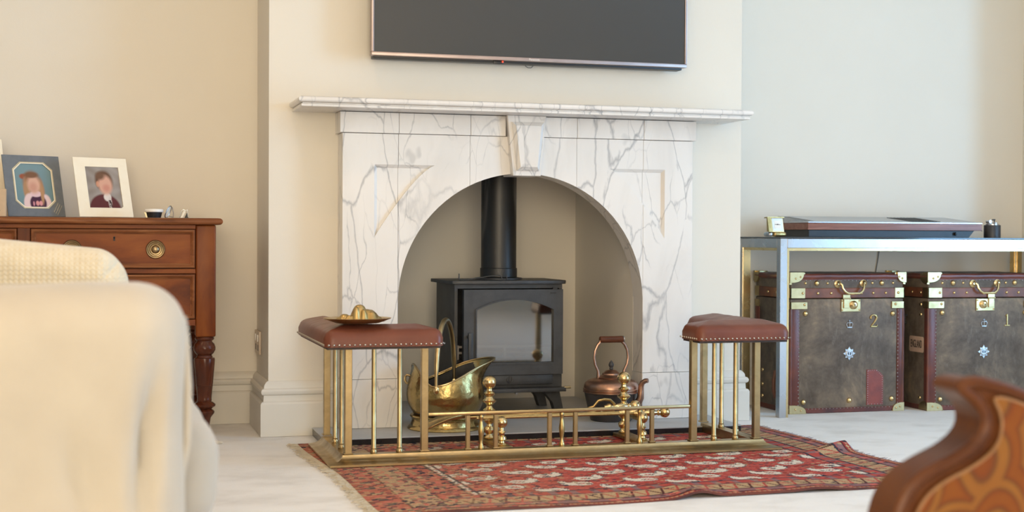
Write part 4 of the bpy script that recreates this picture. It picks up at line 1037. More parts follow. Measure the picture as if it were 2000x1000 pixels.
    for px, r in ((400,0.0062),(462,0.0115),(522,0.0062),(775,0.0062),(828,0.0115),(893,0.0062)): st(px, 150, r, lid)
    for px in (467, 541, 712, 778, 850): link('stud', dome(0.0062), BRASS_B, band, (zx(px), 0.001, zz_(213)))
    for px, py in ((400,340),(892,345),(392,895),(648,892),(889,888)): st(px, py, 0.0115)
    for px in (382, 920): link('stud', dome(0.0055), BRASS_B, lid, (zx(px), -0.0012, zz_(212)))
    for px in (392, 905): link('stud', dome(0.0055), BRASS_B, t, (zx(px), -0.0014, zz_(284)))
    ro = Matrix.Rotation(-math.pi/2, 4, 'Z')
    for yy, z_, par in ((0.055, TS+0.022, band), (0.12, TS+0.022, band), (0.20, TS+0.022, band), (0.055, TS-0.028, t), (0.055, 0.40, t), (0.058, 0.05, t), (0.25, 0.05, t), (0.25, 0.16, t), (0.285, 0.36, t), (0.25, 0.10, t)):
        o = link('stud', dome(0.0062 if par is band else 0.0085), BRASS_B, par, (-0.0004 if par is band else 0.0018, yy, z_)); o.rotation_euler = (0, 0, -math.pi/2)
    # bail handle on the lid front
    for q, (hx_, hz_) in enumerate(((578, 155), (722, 152))):
        hd = B().lathe([(0.0155,-0.0),(0.0155,-0.003),(0.011,-0.005),(0.006,-0.010),(0.0045,-0.013)], (zx(hx_), 0.004, zz_(hz_)), 20, 'y').obj('handle_rosette', BRASS_B, lid)
    b = B(); xa, xb = zx(592), zx(714); za = zz_(152); zb = zz_(214)
    pts = [(xa-0.006,-0.010,za),(xa,-0.014,za-0.006),(xa+0.002,-0.017,za-0.020),(xa+0.010,-0.020,zb+0.008),(xa+0.024,-0.021,zb),(xb-0.024,-0.021,zb),(xb-0.010,-0.020,zb+0.008),(xb-0.002,-0.017,za-0.020),(xb,-0.014,za-0.006),(xb+0.004,-0.010,za)]
    b.tube(pts, 0.0050, 10); b.obj('bail', BRASS_B, lid)
    # lock
    lk = B().box(zx(597), zx(705), -0.0012, 0.005, zz_(330), zz_(252), 0.001, 1).obj('lock_plate', BRASS_S, t)
    bx = zx(665) if boss_right else zx(638); hx = zx(624) if boss_right else zx(683)
    B().lathe([(0.0175,-0.001),(0.0175,-0.005),(0.013,-0.009),(0.0105,-0.011),(0.0105,-0.013),(0.008,-0.014)], (bx, 0, zz_(288)), 24, 'y').obj('key_boss', BRASS_B, lk)
    b = B().lathe([(0.0028,-0.0141),(0.0028,-0.0146)], (bx, 0, zz_(286)), 12, 'y'); b.box(bx-0.0013, bx+0.0013, -0.0146, -0.0141, zz_(300), zz_(288)); b.obj('keyhole', INK, lk)
    b = B().box(hx-0.013, hx+0.013, -0.006, -0.0013, zz_(308), zz_(250), 0.001, 1); b.box(hx-0.017, hx+0.017, -0.005, 0.0008, zz_(246), zz_(222), 0.001, 1); b.tube([(hx-0.018, -0.005, zz_(247)), (hx+0.018, -0.005, zz_(247))], 0.0035, 8); b.obj('hasp', BRASS_S, lk)
    for qx in (603, 699):
        for qy in (262, 320): link('screw', dome(0.0038), BRASS_B, lk, (zx(qx), -0.0012, zz_(qy)))
    # brass numeral
    NUMB = BRASS_D
    xc, zc = zx(784), zz_(392); b = B()
    if num == 2:
        P = [(-0.015,0.013),(-0.0145,0.0195),(-0.008,0.0245),(0.001,0.0255),(0.009,0.0225),(0.0125,0.0155),(0.011,0.008),(0.004,-0.003),(-0.006,-0.014),(-0.0125,-0.0215)]
        b.tube([(xc+p[0], 0.0022, zc+p[1]) for p in P], [0.0048,0.0038,0.0030,0.0032,0.0038,0.0044,0.0042,0.0034,0.003,0.0028], 8); b.ball((xc-0.0135, 0.0022, zc+0.0125), 0.005, 10, 8, (1,0.6,1)); b.box(xc-0.0145, xc+0.0165, 0.0, 0.004, zc-0.0255, zc-0.0195, 0.001, 1); b.box(xc+0.0125, xc+0.0165, 0.0, 0.004, zc-0.0255, zc-0.0145, 0.001, 1)
    else:
        b.box(xc-0.0028, xc+0.0028, 0.0, 0.004, zc-0.022, zc+0.025, 0.001, 1); b.box(xc-0.013, xc+0.013, 0.0, 0.004, zc-0.0255, zc-0.0205, 0.001, 1); b.tube([(xc-0.008, 0.002, zc+0.0165), (xc-0.001, 0.002, zc+0.0235)], 0.0024, 8)
    b.obj('numeral', NUMB, t)
    # crown badge
    cx, cz = zx(646), zz_(410); b = B()
    b.box(cx-0.012, cx+0.012, 0.0, 0.0042, cz-0.0155, cz-0.010, 0.001, 1)
    for s_ in (-1, 1):
        b.tube([(cx+s_*0.011, 0.002, cz-0.010), (cx+s_*0.0145, 0.002, cz), (cx+s_*0.010, 0.002, cz+0.007), (cx, 0.002, cz+0.005)], 0.0022, 6)
    b.tube([(cx, 0.002, cz-0.010), (cx, 0.002, cz+0.006)], 0.002, 6); b.ball((cx, 0.002, cz+0.0085), 0.0035, 8, 6); b.box(cx-0.001, cx+0.001, 0.001, 0.003, cz+0.011, cz+0.0175); b.box(cx-0.0035, cx+0.0035, 0.001, 0.003, cz+0.0135, cz+0.0155)
    b.obj('crown_badge', PEWTER, t)
    # star badge
    cx, cz = zx(645), zz_(595); b = B(); P = []
    for k in range(16): r = (0.030 if k % 4 == 0 else 0.026) if k % 2 == 0 else 0.0185; a = math.pi/2 + k*math.pi/8; P.append((cx+r*math.cos(a), cz+r*math.sin(a)))
    b.prism(P, 'y', 0.0005, 0.005, 0.001, 1); b.lathe([(0.0165,0.0008),(0.0165,-0.001),(0.0135,-0.002),(0.0125,-0.001)], (cx, 0, cz), 24, 'y')
    sb = b.obj('star_badge', PEWTER, t)
    b = B()
    for s_ in (-1, 1): b.prism([(cx+s_*0.0035, cz+0.006), (cx+s_*0.0075, cz+0.004), (cx+s_*0.0065, cz-0.005), (cx+s_*0.003, cz-0.007)], 'y', -0.0016, -0.0011)
    b.obj('badge_piercing', INK, sb)
    # tiny rivets along the trims: too small to pick apart
    b = B()
    def rv(px, pz, y=0.0005, r=0.0026): bmesh.ops.create_icosphere(b.bm, subdivisions=1, radius=r, matrix=Matrix.Translation((px, y, pz)))
    for k in range(26):
        z = 0.035 + (TS-0.085)*k/25; rv(0.0375+0.0012*math.sin(k), z); rv(TWd-0.028, z)
    for k in range(24): rv(0.072+(TWd-0.12)*k/23, THt-0.0285+0.001*math.sin(k*1.3), 0.0035); rv(0.085+(TWd-0.15)*k/23, 0.0185, 0.001, 0.0018)
    for k in range(10): rv(0.03+0.0, 0.06+0.036*k, 0.0005, 0.0001)
    if extra == 'patch':
        for k in range(16): rv(zx(751), zz_(920-k*14), 0.0018, 0.002); 
        for k in range(13): rv(zx(834), zz_(920-k*14), 0.0018, 0.002)
        for k in range(5): rv(zx(757+k*11), zz_(706), 0.0018, 0.002); rv(zx(803+k*7), zz_(708+k*8), 0.0018, 0.002); rv(zx(757+k*17), zz_(920), 0.0018, 0.002)
    stuff(b.obj('small_rivets', PEWTER, t, smooth=80))
    if extra == 'patch':
        B().prism([(zx(745),zz_(925)),(zx(840),zz_(925)),(zx(840),zz_(742)),(zx(826),zz_(722)),(zx(800),zz_(700)),(zx(745),zz_(700))], 'y', 0.0015, 0.005, 0.0008, 1).obj('leather_patch', PATCH, t)
        b = B(); b.tube([(-0.001,0.10,0.17),(-0.016,0.10,0.165),(-0.022,0.10,0.13),(-0.022,0.10,0.09),(-0.016,0.10,0.06),(-0.001,0.10,0.055)], 0.008, 8); b.obj('side_grip', BANDL, t)
    else:
        lab = B().prism([(0.038,0.240),(0.134,0.240),(0.139,0.246),(0.139,0.300),(0.134,0.306),(0.038,0.306),(0.033,0.300),(0.033,0.246)], 'x', 0.0, 0.003).obj('england_label', PAPER_E, t)
        me = text_mesh('ENGLAND', 0.046, 0.0006, 0.40); me.transform(Matrix.Translation((-0.0003, 0.086, 0.273)) @ Matrix.Rotation(-math.pi/2, 4, 'Z') @ Matrix.Rotation(math.pi/2, 4, 'X')); link('lettering', me, INK, lab)
        b = B().tube([(-0.002,0.155,0.392),(-0.012,0.155,0.390),(-0.012,0.160,0.36),(-0.002,0.160,0.358)], 0.005, 8); b.lathe([(0.012,-0.003),(0.010,-0.006)], (0.002, 0.157, 0.375), 14, 'x') if False else None; b.obj('side_catch', IRON, t)
    return t
trunk(1.195, 0.106, 'worn leather trunk numbered 2 with red patch beside the steel leg', 2, True, 'patch')
trunk(1.806, 0.066, 'worn leather trunk numbered 1 with ENGLAND label on its side', 1, False, 'label')
# ------------------------------------------------------------------ mahogany chest of drawers
CHX1, CHX0, CHY0, CHY1 = -1.112, -2.640, -0.100, 0.345
ch = thing('chest_of_drawers', 'mahogany chest of drawers on turned legs in the left alcove', 'chest', loc=(0, 0, 0))
TOPP = [(0.0,0.7530)] + [(0.010+0.012*math.sin(a), 0.7645-0.0115*math.cos(a)) for a in [k*math.pi/8 for k in range(9)]] + [(0.006,0.7765),(0.0,0.7765)]
b = B().sweep(TOPP, [(CHX0, CHY1), (CHX0, CHY0), (CHX1, CHY0), (CHX1, CHY1)], flip=1); b.box(CHX0-0.0005, CHX1+0.0005, CHY0-0.0005, CHY1+0.01, 0.7531, 0.7764); b.obj('top', MAHOG_E, ch, smooth=40)
B().box(CHX0+0.02, CHX1-0.02, CHY0+0.03, CHY1-0.004, 0.4050, 0.7528).obj('carcase', MAHOG, ch)
B().box(CHX1-0.068, CHX1, CHY0, CHY0+0.068, 0.3650, 0.7528, 0.006, 3).obj('corner_post', MAHOG_V, ch); B().box(CHX0, CHX0+0.068, CHY0, CHY0+0.068, 0.3650, 0.7528, 0.006, 3).obj('corner_post', MAHOG_V, ch)
B().box(CHX1-0.060, CHX1, CHY1-0.062, CHY1, 0.3650, 0.7528, 0.004, 2).obj('corner_post', MAHOG_V, ch); B().box(CHX0, CHX0+0.06, CHY1-0.062, CHY1, 0.3650, 0.7528, 0.004, 2).obj('corner_post', MAHOG_V, ch)
xl, xr = CHX0+0.0685, CHX1-0.0685
for z0, z1 in ((0.7390, 0.7526), (0.5850, 0.6010), (0.4050, 0.4260)): B().box(xl, xr, CHY0+0.004, CHY0+0.0295, z0, z1, 0.001, 1).obj('front_rail', MAHOG, ch)
DIV = [(-1.762, -1.722), (-2.345, -2.305)]
for x0, x1 in DIV:
    for z0, z1 in ((0.6012, 0.7388), (0.4262, 0.5848)): B().box(x0, x1, CHY0+0.004, CHY0+0.0295, z0, z1, 0.001, 1).obj('stile', MAHOG_V, ch)
RINGB = brass('bronze_pull', (0.40,0.30,0.17), (0.24,0.17,0.09), 0.26, 0.42, 40)
for x0, x1 in ((-1.7215, xr-0.0005), (-2.3045, -1.7625), (xl+0.0005, -2.3455)):
    for z0, z1 in ((0.6020, 0.7380), (0.4268, 0.5842)):
        d = B().box(x0+0.002, x1-0.002, CHY0+0.010, CHY0+0.0290, z0+0.002, z1-0.002, 0.001, 1).obj('drawer', MAHOG, ch)
        PF = [(0.0,-0.0),(0.0,-0.010),(0.004,-0.012),(0.008,-0.010),(0.010,-0.004),(0.013,-0.003),(0.015,-0.0)]
        b = B(); w2 = (x1-x0)/2-0.003; h2 = (z1-z0)/2-0.003; c_ = [(-w2,-h2),(w2,-h2),(w2,h2),(-w2,h2)]; cols = []
        for q, (px, pz) in enumerate(c_):
            cols.append([b.bm.verts.new(((x0+x1)/2+px-math.copysign(o, px), CHY0+0.010+y_, (z0+z1)/2+pz-math.copysign(o, pz))) for o, y_ in PF])
        fs = []
        for q in range(4):
            a_, e_ = cols[q], cols[(q+1)%4]
            for k in range(len(PF)-1): fs.append(b.bm.faces.new((a_[k], e_[k], e_[k+1], a_[k+1])))
        bmesh.ops.recalc_face_normals(b.bm, faces=fs); b.obj('cock_bead', MAHOG_E, d, smooth=50)
        w = x1-x0
        for kx in (0.246, 0.752):
            kxx = x0+w*kx if w > 0.4 else x0+w*0.5
            B().lathe([(0.0318,0.0),(0.0325,-0.003),(0.0300,-0.0065),(0.0265,-0.0055),(0.0245,-0.0085),(0.0200,-0.0075),(0.0180,-0.0105),(0.0145,-0.0100),(0.0120,-0.0150),(0.0080,-0.0185),(0.0030,-0.0195)], (kxx, CHY0+0.0098, (z0+z1)/2-0.002), 32, 'y').obj('ring_pull', RINGB, d)
            if w <= 0.4: break
        kx_ = (x0+x1)/2; zk = z1-0.030
        b = B().lathe([(0.0038,0.0),(0.0038,-0.0012)], (kx_, CHY0+0.0099, zk), 12, 'y'); b.prism([(kx_-0.002, zk), (kx_+0.002, zk), (kx_+0.0035, zk-0.011), (kx_-0.0035, zk-0.011)], 'y', CHY0+0.0087, CHY0+0.0099); b.obj('keyhole', INK, d)
LEG = [(0.012,0.0),(0.017,0.004),(0.017,0.022),(0.0145,0.030),(0.0165,0.05),(0.0225,0.082),(0.0285,0.090),(0.034,0.097),(0.035,0.103),(0.030,0.109),(0.0245,0.112),(0.030,0.116),(0.0375,0.122),(0.0385,0.128),(0.031,0.135),(0.024,0.139),(0.0255,0.143),(0.0245,0.147),(0.0255,0.160),(0.0285,0.192),(0.0298,0.1935),(0.0285,0.195),(0.0300,0.205),(0.0345,0.262),(0.0362,0.284),(0.0350,0.290),(0.0285,0.292),(0.0270,0.296),(0.0250,0.300),(0.0320,0.307),(0.0375,0.318),(0.0380,0.327),(0.0340,0.339),(0.0270,0.346),(0.0260,0.350),(0.0320,0.354),(0.0335,0.3585),(0.0310,0.3645)]
lm = B().lathe(LEG, n=28).mesh('leg', 40)
for x in (CHX0+0.036, CHX1-0.036):
    for y in (CHY0+0.036, CHY1-0.036): link('leg', lm, MAHOG_D, ch, (x, y, 0.0))
CT = 0.7768

# ------------------------------------------------------------------ framed portraits and trinkets on the chest
def rounded(s): return s
def soft_ell(X, Y, cx, cy, rx, ry, soft=0.25):
    d = np.sqrt(((X-cx)/rx)**2 + ((Y-cy)/ry)**2); return np.clip((1+soft-d)/(2*soft), 0, 1)[..., None]
def portrait_girl(X, Y):                                   # X, Y in 0..1, Y up
    C = np.zeros(X.shape+(3,)); C[:] = lin(112,140,148); C += ((Y-0.3)*0.03)[..., None]
    def put(m, c): C[:] = C*(1-m) + np.array(lin(*c))*m
    put(soft_ell(X, Y, 0.24, 0.70, 0.10, 0.06), (150,84,62)); put(soft_ell(X, Y, 0.33, 0.63, 0.09, 0.07), (168,150,140))
    put(soft_ell(X, Y, 0.46, 0.58, 0.23, 0.24), (136,100,76)); put(soft_ell(X, Y, 0.30, 0.40, 0.09, 0.22), (170,132,100)); put(soft_ell(X, Y, 0.68, 0.36, 0.09, 0.28), (168,126,92))
    put(soft_ell(X, Y, 0.36, 0.08, 0.17, 0.24, 0.1), (222,196,196)); put(soft_ell(X, Y, 0.78, 0.08, 0.14, 0.22, 0.1), (222,196,196))
    put(soft_ell(X, Y, 0.57, 0.10, 0.22, 0.20, 0.08), (72,44,66)); put(soft_ell(X, Y, 0.53, 0.31, 0.15, 0.07, 0.15), (220,190,196))
    put(soft_ell(X, Y, 0.50, 0.52, 0.165, 0.205), (208,166,146)); put(soft_ell(X, Y, 0.48, 0.46, 0.10, 0.10, 0.5), (196,148,130))
    put(soft_ell(X, Y, 0.46, 0.74, 0.18, 0.07), (120,88,68)); put(soft_ell(X, Y, 0.70, 0.30, 0.045, 0.22), (176,136,100))
    for ex in (0.55, 0.64): put(soft_ell(X, Y, ex, 0.10, 0.045, 0.055), (214,150,150))
    put(soft_ell(X, Y, 0.45, 0.09, 0.025, 0.05), (200,140,150))
    return np.clip(C, 0, 1)
def portrait_boy(X, Y):
    C = np.zeros(X.shape+(3,)); C[:] = lin(148,140,134); C += (0.05*np.sin(X*9+np.sin(Y*7)*2)*np.sin(Y*11+X*4))[..., None]
    def put(m, c): C[:] = C*(1-m) + np.array(lin(*c))*m
    put(soft_ell(X, Y, 0.47, -0.02, 0.46, 0.36, 0.06), (92,48,50)); put(soft_ell(X, Y, 0.57, 0.27, 0.11, 0.10, 0.15), (216,206,200)); put(soft_ell(X, Y, 0.63, 0.14, 0.05, 0.14, 0.2), (206,196,190))
    m = (np.abs(X-0.62-(0.25-Y)*0.12) < 0.035) & (Y < 0.20); C[m] = lin(70,58,60)
    m = (np.abs(X-0.615-(0.25-Y)*0.12) < 0.012) & (Y < 0.12); C[m] = lin(190,180,176)
    put(soft_ell(X, Y, 0.52, 0.66, 0.26, 0.25, 0.15), (104,78,62)); put(soft_ell(X, Y, 0.33, 0.58, 0.05, 0.07), (196,140,110))
    put(soft_ell(X, Y, 0.55, 0.56, 0.20, 0.23, 0.2), (206,160,140)); put(soft_ell(X, Y, 0.57, 0.49, 0.10, 0.08, 0.5), (196,138,122)); put(soft_ell(X, Y, 0.42, 0.78, 0.13, 0.09, 0.4), (112,84,66))
    return np.clip(C, 0, 1)
def photo(name, label, base, w, h, yaw, lean, card, win, paint, octo=False):
    t = thing(name, label, 'picture frame', 'portrait photographs on the chest', base, math.radians(yaw))
    R = Matrix.Translation((0, 0, 0.002)) @ Matrix.Rotation(-math.radians(lean), 4, 'X')
    def add(b, nm, mat, par, sm=30):
        me = b.mesh(nm, sm); me.transform(R); return link(nm, me, mat, par)
    x0, x1, z0, z1 = win
    if octo: cc = 0.026; inner = [(x0+cc,z0),(x1-cc,z0),(x1,z0+cc),(x1,z1-cc),(x1-cc,z1),(x0+cc,z1),(x0,z1-cc),(x0,z0+cc)]
    else: inner = [(x0,z0),(x1-0.006,z0),(x1,z0+0.006),(x1,z1),(x0,z1)]
    b = B(); ring_slab(b, [(0,0),(w,0),(w,h),(0,h)], inner, -0.004, 0.0); fr = add(b, 'mount_card', card, t)
    if octo:
        mx, mz = (x0+x1)/2, (z0+z1)/2
        for k0, k1, mt, yy in ((1.085, 1.035, GOLD_FOIL, -0.0046), (1.03, 0.985, CREAM_CARD, -0.0044)):
            b = B(); ring_slab(b, [(mx+(p[0]-mx)*k0, mz+(p[1]-mz)*(1+(k0-1)*0.8)) for p in inner], [(mx+(p[0]-mx)*k1, mz+(p[1]-mz)*(1+(k1-1)*0.8)) for p in inner], yy, -0.0041); add(b, 'gilt_border', mt, fr)
    n, m = 90, 70
    U_, V_ = np.meshgrid(np.linspace(0, 1, m), np.linspace(0, 1, n)); Cc = paint(U_, V_)
    P = np.stack([x0-0.001+(x1-x0+0.002)*U_, np.full(U_.shape, -0.0012), z0-0.001+(z1-z0+0.002)*V_], -1)
    o = color_grid('portrait_print', P, Cc, PRINT, fr); o.data.transform(R)
    add(B().box(0.001, w-0.001, 0.0002, 0.002, 0.001, h-0.001), 'backing_board', TANCARD, t)
    q = h*0.62; b = B().prism([(0.0, 0.0), (0.0, 0.0)] if False else [(w*0.42, 0), (w*0.58, 0), (w*0.54, q), (w*0.46, q)], 'y', 0, 0.0015); me = b.mesh('easel_strut', 30)
    top = R @ Vector((w/2, 0.003, q)); ang = math.atan2(0.052, top.z)
    me.transform(Matrix.Translation((0, top.y+0.052, 0.0)) @ Matrix.Rotation(ang, 4, 'X') @ Matrix.Diagonal((1, 1, math.hypot(0.052, top.z)/q*0.985, 1))); link('easel_strut', me, TANCARD, t)
    return t, add
t, add = photo('portrait_frame', 'grey-blue mounted portrait of a child in a pinafore on the chest', (-1.800, 0.050, CT), 0.200, 0.226, 22, 19, BLUE_CARD, (0.036, 0.166, 0.034, 0.196), portrait_girl, True)
b = B()
for k in range(3):
    o = k*0.010; b.tube([(0.160+0.006*k+0.003*q, -0.0045, 0.016-o*0.5+0.0055*q+0.0012*math.sin(q*2.4)) for q in range(7)], 0.0007, 4)
add(b, 'gilt_signature', GOLD_FOIL, t)
photo('portrait_frame', 'cream mounted portrait of a child in a maroon blazer on the chest', (-1.566, 0.050, CT), 0.196, 0.222, 22, 19, CREAM_CARD, (0.041, 0.163, 0.034, 0.188), portrait_boy)
photo('portrait_frame', 'cream mounted picture at the far left edge of the chest', (-1.985, 0.075, CT), 0.196, 0.285, 22, 17, CREAM_CARD, (0.03, 0.16, 0.10, 0.25), lambda X, Y: np.broadcast_to(np.array(lin(190,160,130)), X.shape+(3,)).copy())
bx = thing('wooden_box', 'small pale wooden box standing between the left-hand picture mounts', 'box', loc=(-1.882, -0.030, CT))
B().box(0.0, 0.080, 0.0, 0.040, 0.0, 0.094, 0.002, 1).obj('case', TANCARD, bx); B().ball((0.058, -0.0005, 0.020), 0.0032, 8, 6).obj('peg', INK, bx)
pot = thing('trinket_pot', 'tiny black pot with a white lid beside the cream portrait', 'pot', loc=(-1.318, -0.020, CT))
B().lathe([(0.0225,0.0),(0.024,0.001),(0.0285,0.0195)], n=24).obj('pot', BLACKP, pot); B().lathe([(0.0310,0.0197),(0.0325,0.0215),(0.0325,0.0275),(0.029,0.0305),(0.012,0.0315)], n=24).obj('lid', WHITEPL, pot)
B().prism([(-0.0265,0.0),(-0.0215,0.0),(-0.026,0.0190),(-0.0335,0.0190)], 'y', -0.010, 0.010).obj('gilt_tab', GOLD_FOIL, pot)
ov = thing('oval_miniature', 'tiny oval silver easel frame seen edge-on beside the black pot', 'picture frame', loc=(-1.262, -0.015, CT))
b = B(); b.tube([(-0.004+0.016*math.sin(0.62)*0+0.020*math.cos(a)*0.35 + (0.020+0.0195*math.sin(a))*0.42-0.012, 0.012*math.cos(a), 0.0215+0.0205*math.sin(a)) for a in [k*2*math.pi/20 for k in range(20)]], 0.0022, 6, closed=True); b.obj('rim', PEWTER, ov)
b = B(); P = [[(0.0014+(q*0.020*math.cos(a))*0.35 + (0.020+q*0.0195*math.sin(a))*0.42-0.016, q*0.012*math.cos(a), 0.0215+q*0.0205*math.sin(a)) for a in [k*2*math.pi/20 for k in range(20)]] for q in (0.02, 0.95)]; b.surf(P, closeu=True); b.obj('oval_back', CREAM_CARD, ov)
b = B().tube([(0.006, 0.002, 0.038), (0.0105, 0.004, 0.018), (0.0100, 0.006, 0.0015)], 0.0016, 6); b.tube([(0.0100, 0.006, 0.0025), (-0.004, 0.004, 0.0065)], 0.0013, 6); b.obj('strut', PEWTER, ov)
sm = thing('small_miniature', 'tiny ornate silver frame nearest the chest corner', 'picture frame', loc=(-1.214, -0.015, CT))
b = B().tube([(-0.018,0,0.001),(-0.013,0,0.010),(-0.010,0,0.024),(-0.004,0,0.030),(0.004,0,0.026),(0.010,0,0.030),(0.0115,0,0.018),(0.0125,0,0.006),(0.016,0,0.001)], 0.0020, 6); b.obj('scroll_frame', PEWTER, sm)
b = B().prism([(-0.015,0.0005),(-0.006,0.0005),(0.004,0.022),(-0.003,0.027)], 'y', -0.004, 0.004, 0.001, 1); b.obj('picture_panel', CREAM_CARD, sm); b = B().prism([(0.0,0.0005),(0.014,0.0005),(0.009,0.020)], 'y', 0.0045, 0.006); b.obj('back_plate', IRON, sm)

# ------------------------------------------------------------------ slip-covered sofa in the left foreground
sf = thing('slipcovered_sofa', 'cream slip-covered sofa arm close to the camera on the left', 'sofa')
def fold(p, n):
    d = 0.010*mnoise.noise((p.x*5, p.y*3, p.z*4)) + 0.004*mnoise.noise((p.x*13, 2.0, p.z*7))
    k = (p.x+1.425) - 0.10*(p.z-0.45)
    d -= 0.034*math.exp(-(k/0.014)**2)*math.exp(-((p.z-0.42)/0.10)**2)
    d -= 0.020*math.exp(-((p.x+1.52+0.25*(p.z-0.4))/0.018)**2)*math.exp(-((p.z-0.38)/0.06)**2)
    return d
arm = B().soft(-2.25, -1.378, -3.07, -2.84, 0.04, 0.648, (0.085, 0.085, 0.07), 44, fold).obj('near_arm', COVER, sf, smooth=80)
B().tube([(-1.381, -2.985, 0.600), (-1.377, -2.990, 0.57), (-1.373, -2.992, 0.50), (-1.374, -2.992, 0.42), (-1.385, -2.990, 0.36), (-1.398, -2.988, 0.30), (-1.402, -2.986, 0.15)], 0.006, 8).obj('piping', COVER, arm)
B().soft(-2.25, -1.345, -1.645, -1.44, 0.04, 0.600, (0.05, 0.085, 0.085), 24, lambda p, n: 0.004*mnoise.noise((p.x*6, p.y*5, p.z*5))).obj('far_arm', COVER, sf, smooth=80)
B().soft(-2.40, -2.05, -3.07, -1.44, 0.04, 0.78, 0.09, 20, lambda p, n: 0.004*mnoise.noise((p.x*6, p.y*5, p.z*5))).obj('backrest', COVER, sf, smooth=80)
B().soft(-2.10, -1.312, -2.838, -1.648, 0.235, 0.430, 0.07, 26, lambda p, n: 0.008*mnoise.noise((p.x*7, p.y*6, p.z*6))).obj('seat_cushion', COVER, sf, smooth=80)
B().soft(-2.10, -1.385, -2.838, -1.648, 0.02, 0.236, 0.025, 20, lambda p, n: 0.010*math.sin(p.y*38)*max(0, 0.25-p.z)/0.25).obj('valance', COVER, sf, smooth=80)
# knitted cushion on the far end of the sofa
def knit(p, n):
    u = p.x if abs(n.y) > abs(n.x) else p.y
    a = (u/0.0105) % 1.0; r = (p.z/0.0105 + (0.5 if a > 0.5 else 0.0)*0 + abs(a-0.5)*1.2) % 1.0
    return 0.0030*(math.sin(math.pi*a)**0.5*0.5 + math.sin(math.pi*r)*0.8)
ku = thing('knitted_cushion', 'cream chunky-knit cushion standing behind the sofa arm', 'cushion')
b = B(); nx_, nz_ = 150, 96; W0, W1, ZB, ZT = -1.99, -1.433, 0.441, 0.716
def kpt(s_, t_, side):
    x = W0 + (W1-W0)*s_; z = ZB + (ZT-0.035*max(0, s_-0.35)/0.65-ZB)*t_
    # rounded upper right corner
    ex = min(s_, 1-s_)/0.13; ez = min(t_, 1-t_)/0.26; ex = min(1, ex); ez = min(1, ez)
    th = 0.075*(math.sqrt(1-(1-ex)**2))*(math.sqrt(1-(1-ez)**2))
    if t_ > 0.5 and s_ > 0.5:
        cxx, czz = 0.87, 0.66
        if s_ > cxx and t_ > czz:
            a, c2 = (s_-cxx)/(1-cxx), (t_-czz)/(1-czz); m_ = max(a, c2); h2 = math.hypot(a, c2); k = m_/h2 if h2 > 0 else 1
            x = W0+(W1-W0)*(cxx+(s_-cxx)*k); z = ZB+(ZT-0.035*max(0, s_-0.35)/0.65-ZB)*(czz+(t_-czz)*k)
    a = (x/0.0115) % 1.0; r = (z/0.0100 + abs(a-0.5)*1.1) % 1.0
    kk = 0.0042*(math.sin(math.pi*a)**0.6*0.55 + math.sin(math.pi*r)*0.6)
    return (x, -1.745 - side*(th + 0.002 + kk*(1 if th > 0.004 else 0)), z)
nx_, nz_ = 330, 170
for side in (1, -1):
    q = 1 if side > 0 else 4
    b.surf([[kpt(i/(nx_//q), j/(nz_//q), side) for i in range(nx_//q+1)] for j in range(nz_//q+1)])
b.obj('knitted_cover', KNIT, ku, smooth=70)

# ------------------------------------------------------------------ scroll-armed chair in the right foreground
ac = thing('upholstered_chair', 'walnut-framed chair with orange paisley upholstery in the right foreground', 'chair', loc=(0.050, -3.40, 0))
OUT = [(-0.300,0.120),(-0.470,0.120),(-0.520,0.200),(-0.526,0.280),(-0.512,0.345),(-0.500,0.372),(-0.480,0.394),(-0.445,0.412),(-0.405,0.428),(-0.381,0.446),(-0.373,0.462),(-0.376,0.480),(-0.388,0.494),(-0.404,0.504),(-0.412,0.513),(-0.408,0.522),(-0.396,0.527),(-0.380,0.5275),(-0.340,0.518),(-0.300,0.504),(-0.262,0.486),(-0.20,0.470),(-0.12,0.455),(0.0,0.445),(0.12,0.455),(0.22,0.49),(0.25,0.50),(0.26,0.46),(0.25,0.30),(0.26,0.12)]
def smooth_pts(P, n=3):
    for _ in range(n):
        Q = []
        for i in range(len(P)):
            a, c = P[i], P[(i+1) % len(P)]
            Q += [(a[0]*0.75+c[0]*0.25, a[1]*0.75+c[1]*0.25), (a[0]*0.25+c[0]*0.75, a[1]*0.25+c[1]*0.75)]
        P = Q
    return P
OS = smooth_pts(OUT, 2)
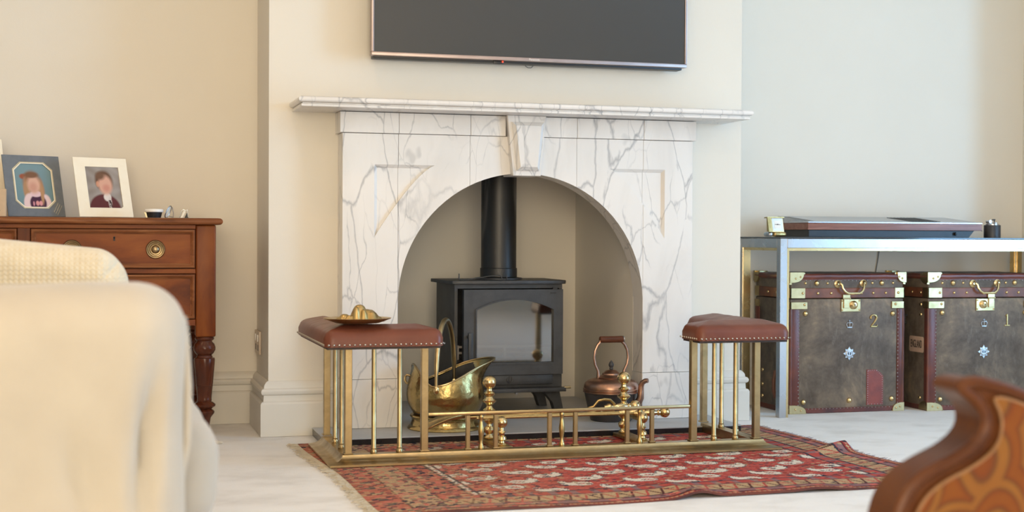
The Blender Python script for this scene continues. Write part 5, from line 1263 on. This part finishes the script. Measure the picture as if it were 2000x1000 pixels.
def inset(P, d):
    n = len(P); R = []; ar = sum(P[i][0]*P[(i+1)%n][1]-P[(i+1)%n][0]*P[i][1] for i in range(n)); s_ = 1 if ar > 0 else -1
    for i in range(n):
        a = Vector(P[i-1]); c = Vector(P[(i+1) % n]); t = (c-a).normalized(); R.append((P[i][0]-t.y*d*s_, P[i][1]+t.x*d*s_))
    return R
def slab(P, y0, y1):
    """extruded concave outline with triangulated caps"""
    b = B(); fs = []; loops = []
    for y in (y0, y1):
        a = [b.bm.verts.new((p[0], y, p[1])) for p in P]; loops.append(a)
        es = [b.bm.edges.new((a[k], a[(k+1) % len(a)])) for k in range(len(a))]
        r = bmesh.ops.triangle_fill(b.bm, use_beauty=True, use_dissolve=False, edges=es); fs += [f for f in r['geom'] if isinstance(f, bmesh.types.BMFace)]
    for k in range(len(P)): fs.append(b.bm.faces.new((loops[0][k], loops[0][(k+1) % len(P)], loops[1][(k+1) % len(P)], loops[1][k])))
    bmesh.ops.recalc_face_normals(b.bm, faces=fs)
    return b
INN = smooth_pts([(-0.300,0.145),(-0.452,0.145),(-0.492,0.205),(-0.498,0.28),(-0.485,0.336),(-0.466,0.368),(-0.436,0.388),(-0.392,0.405),(-0.356,0.428),(-0.345,0.458),(-0.350,0.482),(-0.362,0.500),(-0.340,0.499),(-0.30,0.485),(-0.262,0.467),(-0.20,0.451),(-0.12,0.436),(0.0,0.426),(0.12,0.436),(0.205,0.466),(0.232,0.45),(0.226,0.30),(0.235,0.145)], 2)
fr = slab(OS, 0.006, 0.070).obj('frame_panel', WALNUT, ac, smooth=40)
B().tube([(p[0], 0.008, p[1]) for p in inset(OS, 0.006)], 0.0095, 10, closed=True).obj('moulded_rim', WALNUT, fr)
slab(INN, -0.002, 0.010).obj('outside_upholstery', PAISLEY, ac, smooth=40)
B().tube([(p[0], -0.001, p[1]) for p in INN], 0.0022, 6, closed=True).obj('gimp_braid', WALNUT_E, ac)
B().soft(0.03, 0.52, 0.08, 0.50, 0.20, 0.36, 0.05, 12).obj('seat', PAISLEY, ac, smooth=80)
for x, y in ((-0.46, 0.04), (0.22, 0.04), (0.06, 0.46), (0.48, 0.46)): B().lathe([(0.014,0.0),(0.016,0.01),(0.020,0.06),(0.026,0.10),(0.022,0.119 if y < 0.1 else 0.20)], (x, y, 0), 16).obj('leg', WALNUT, ac)
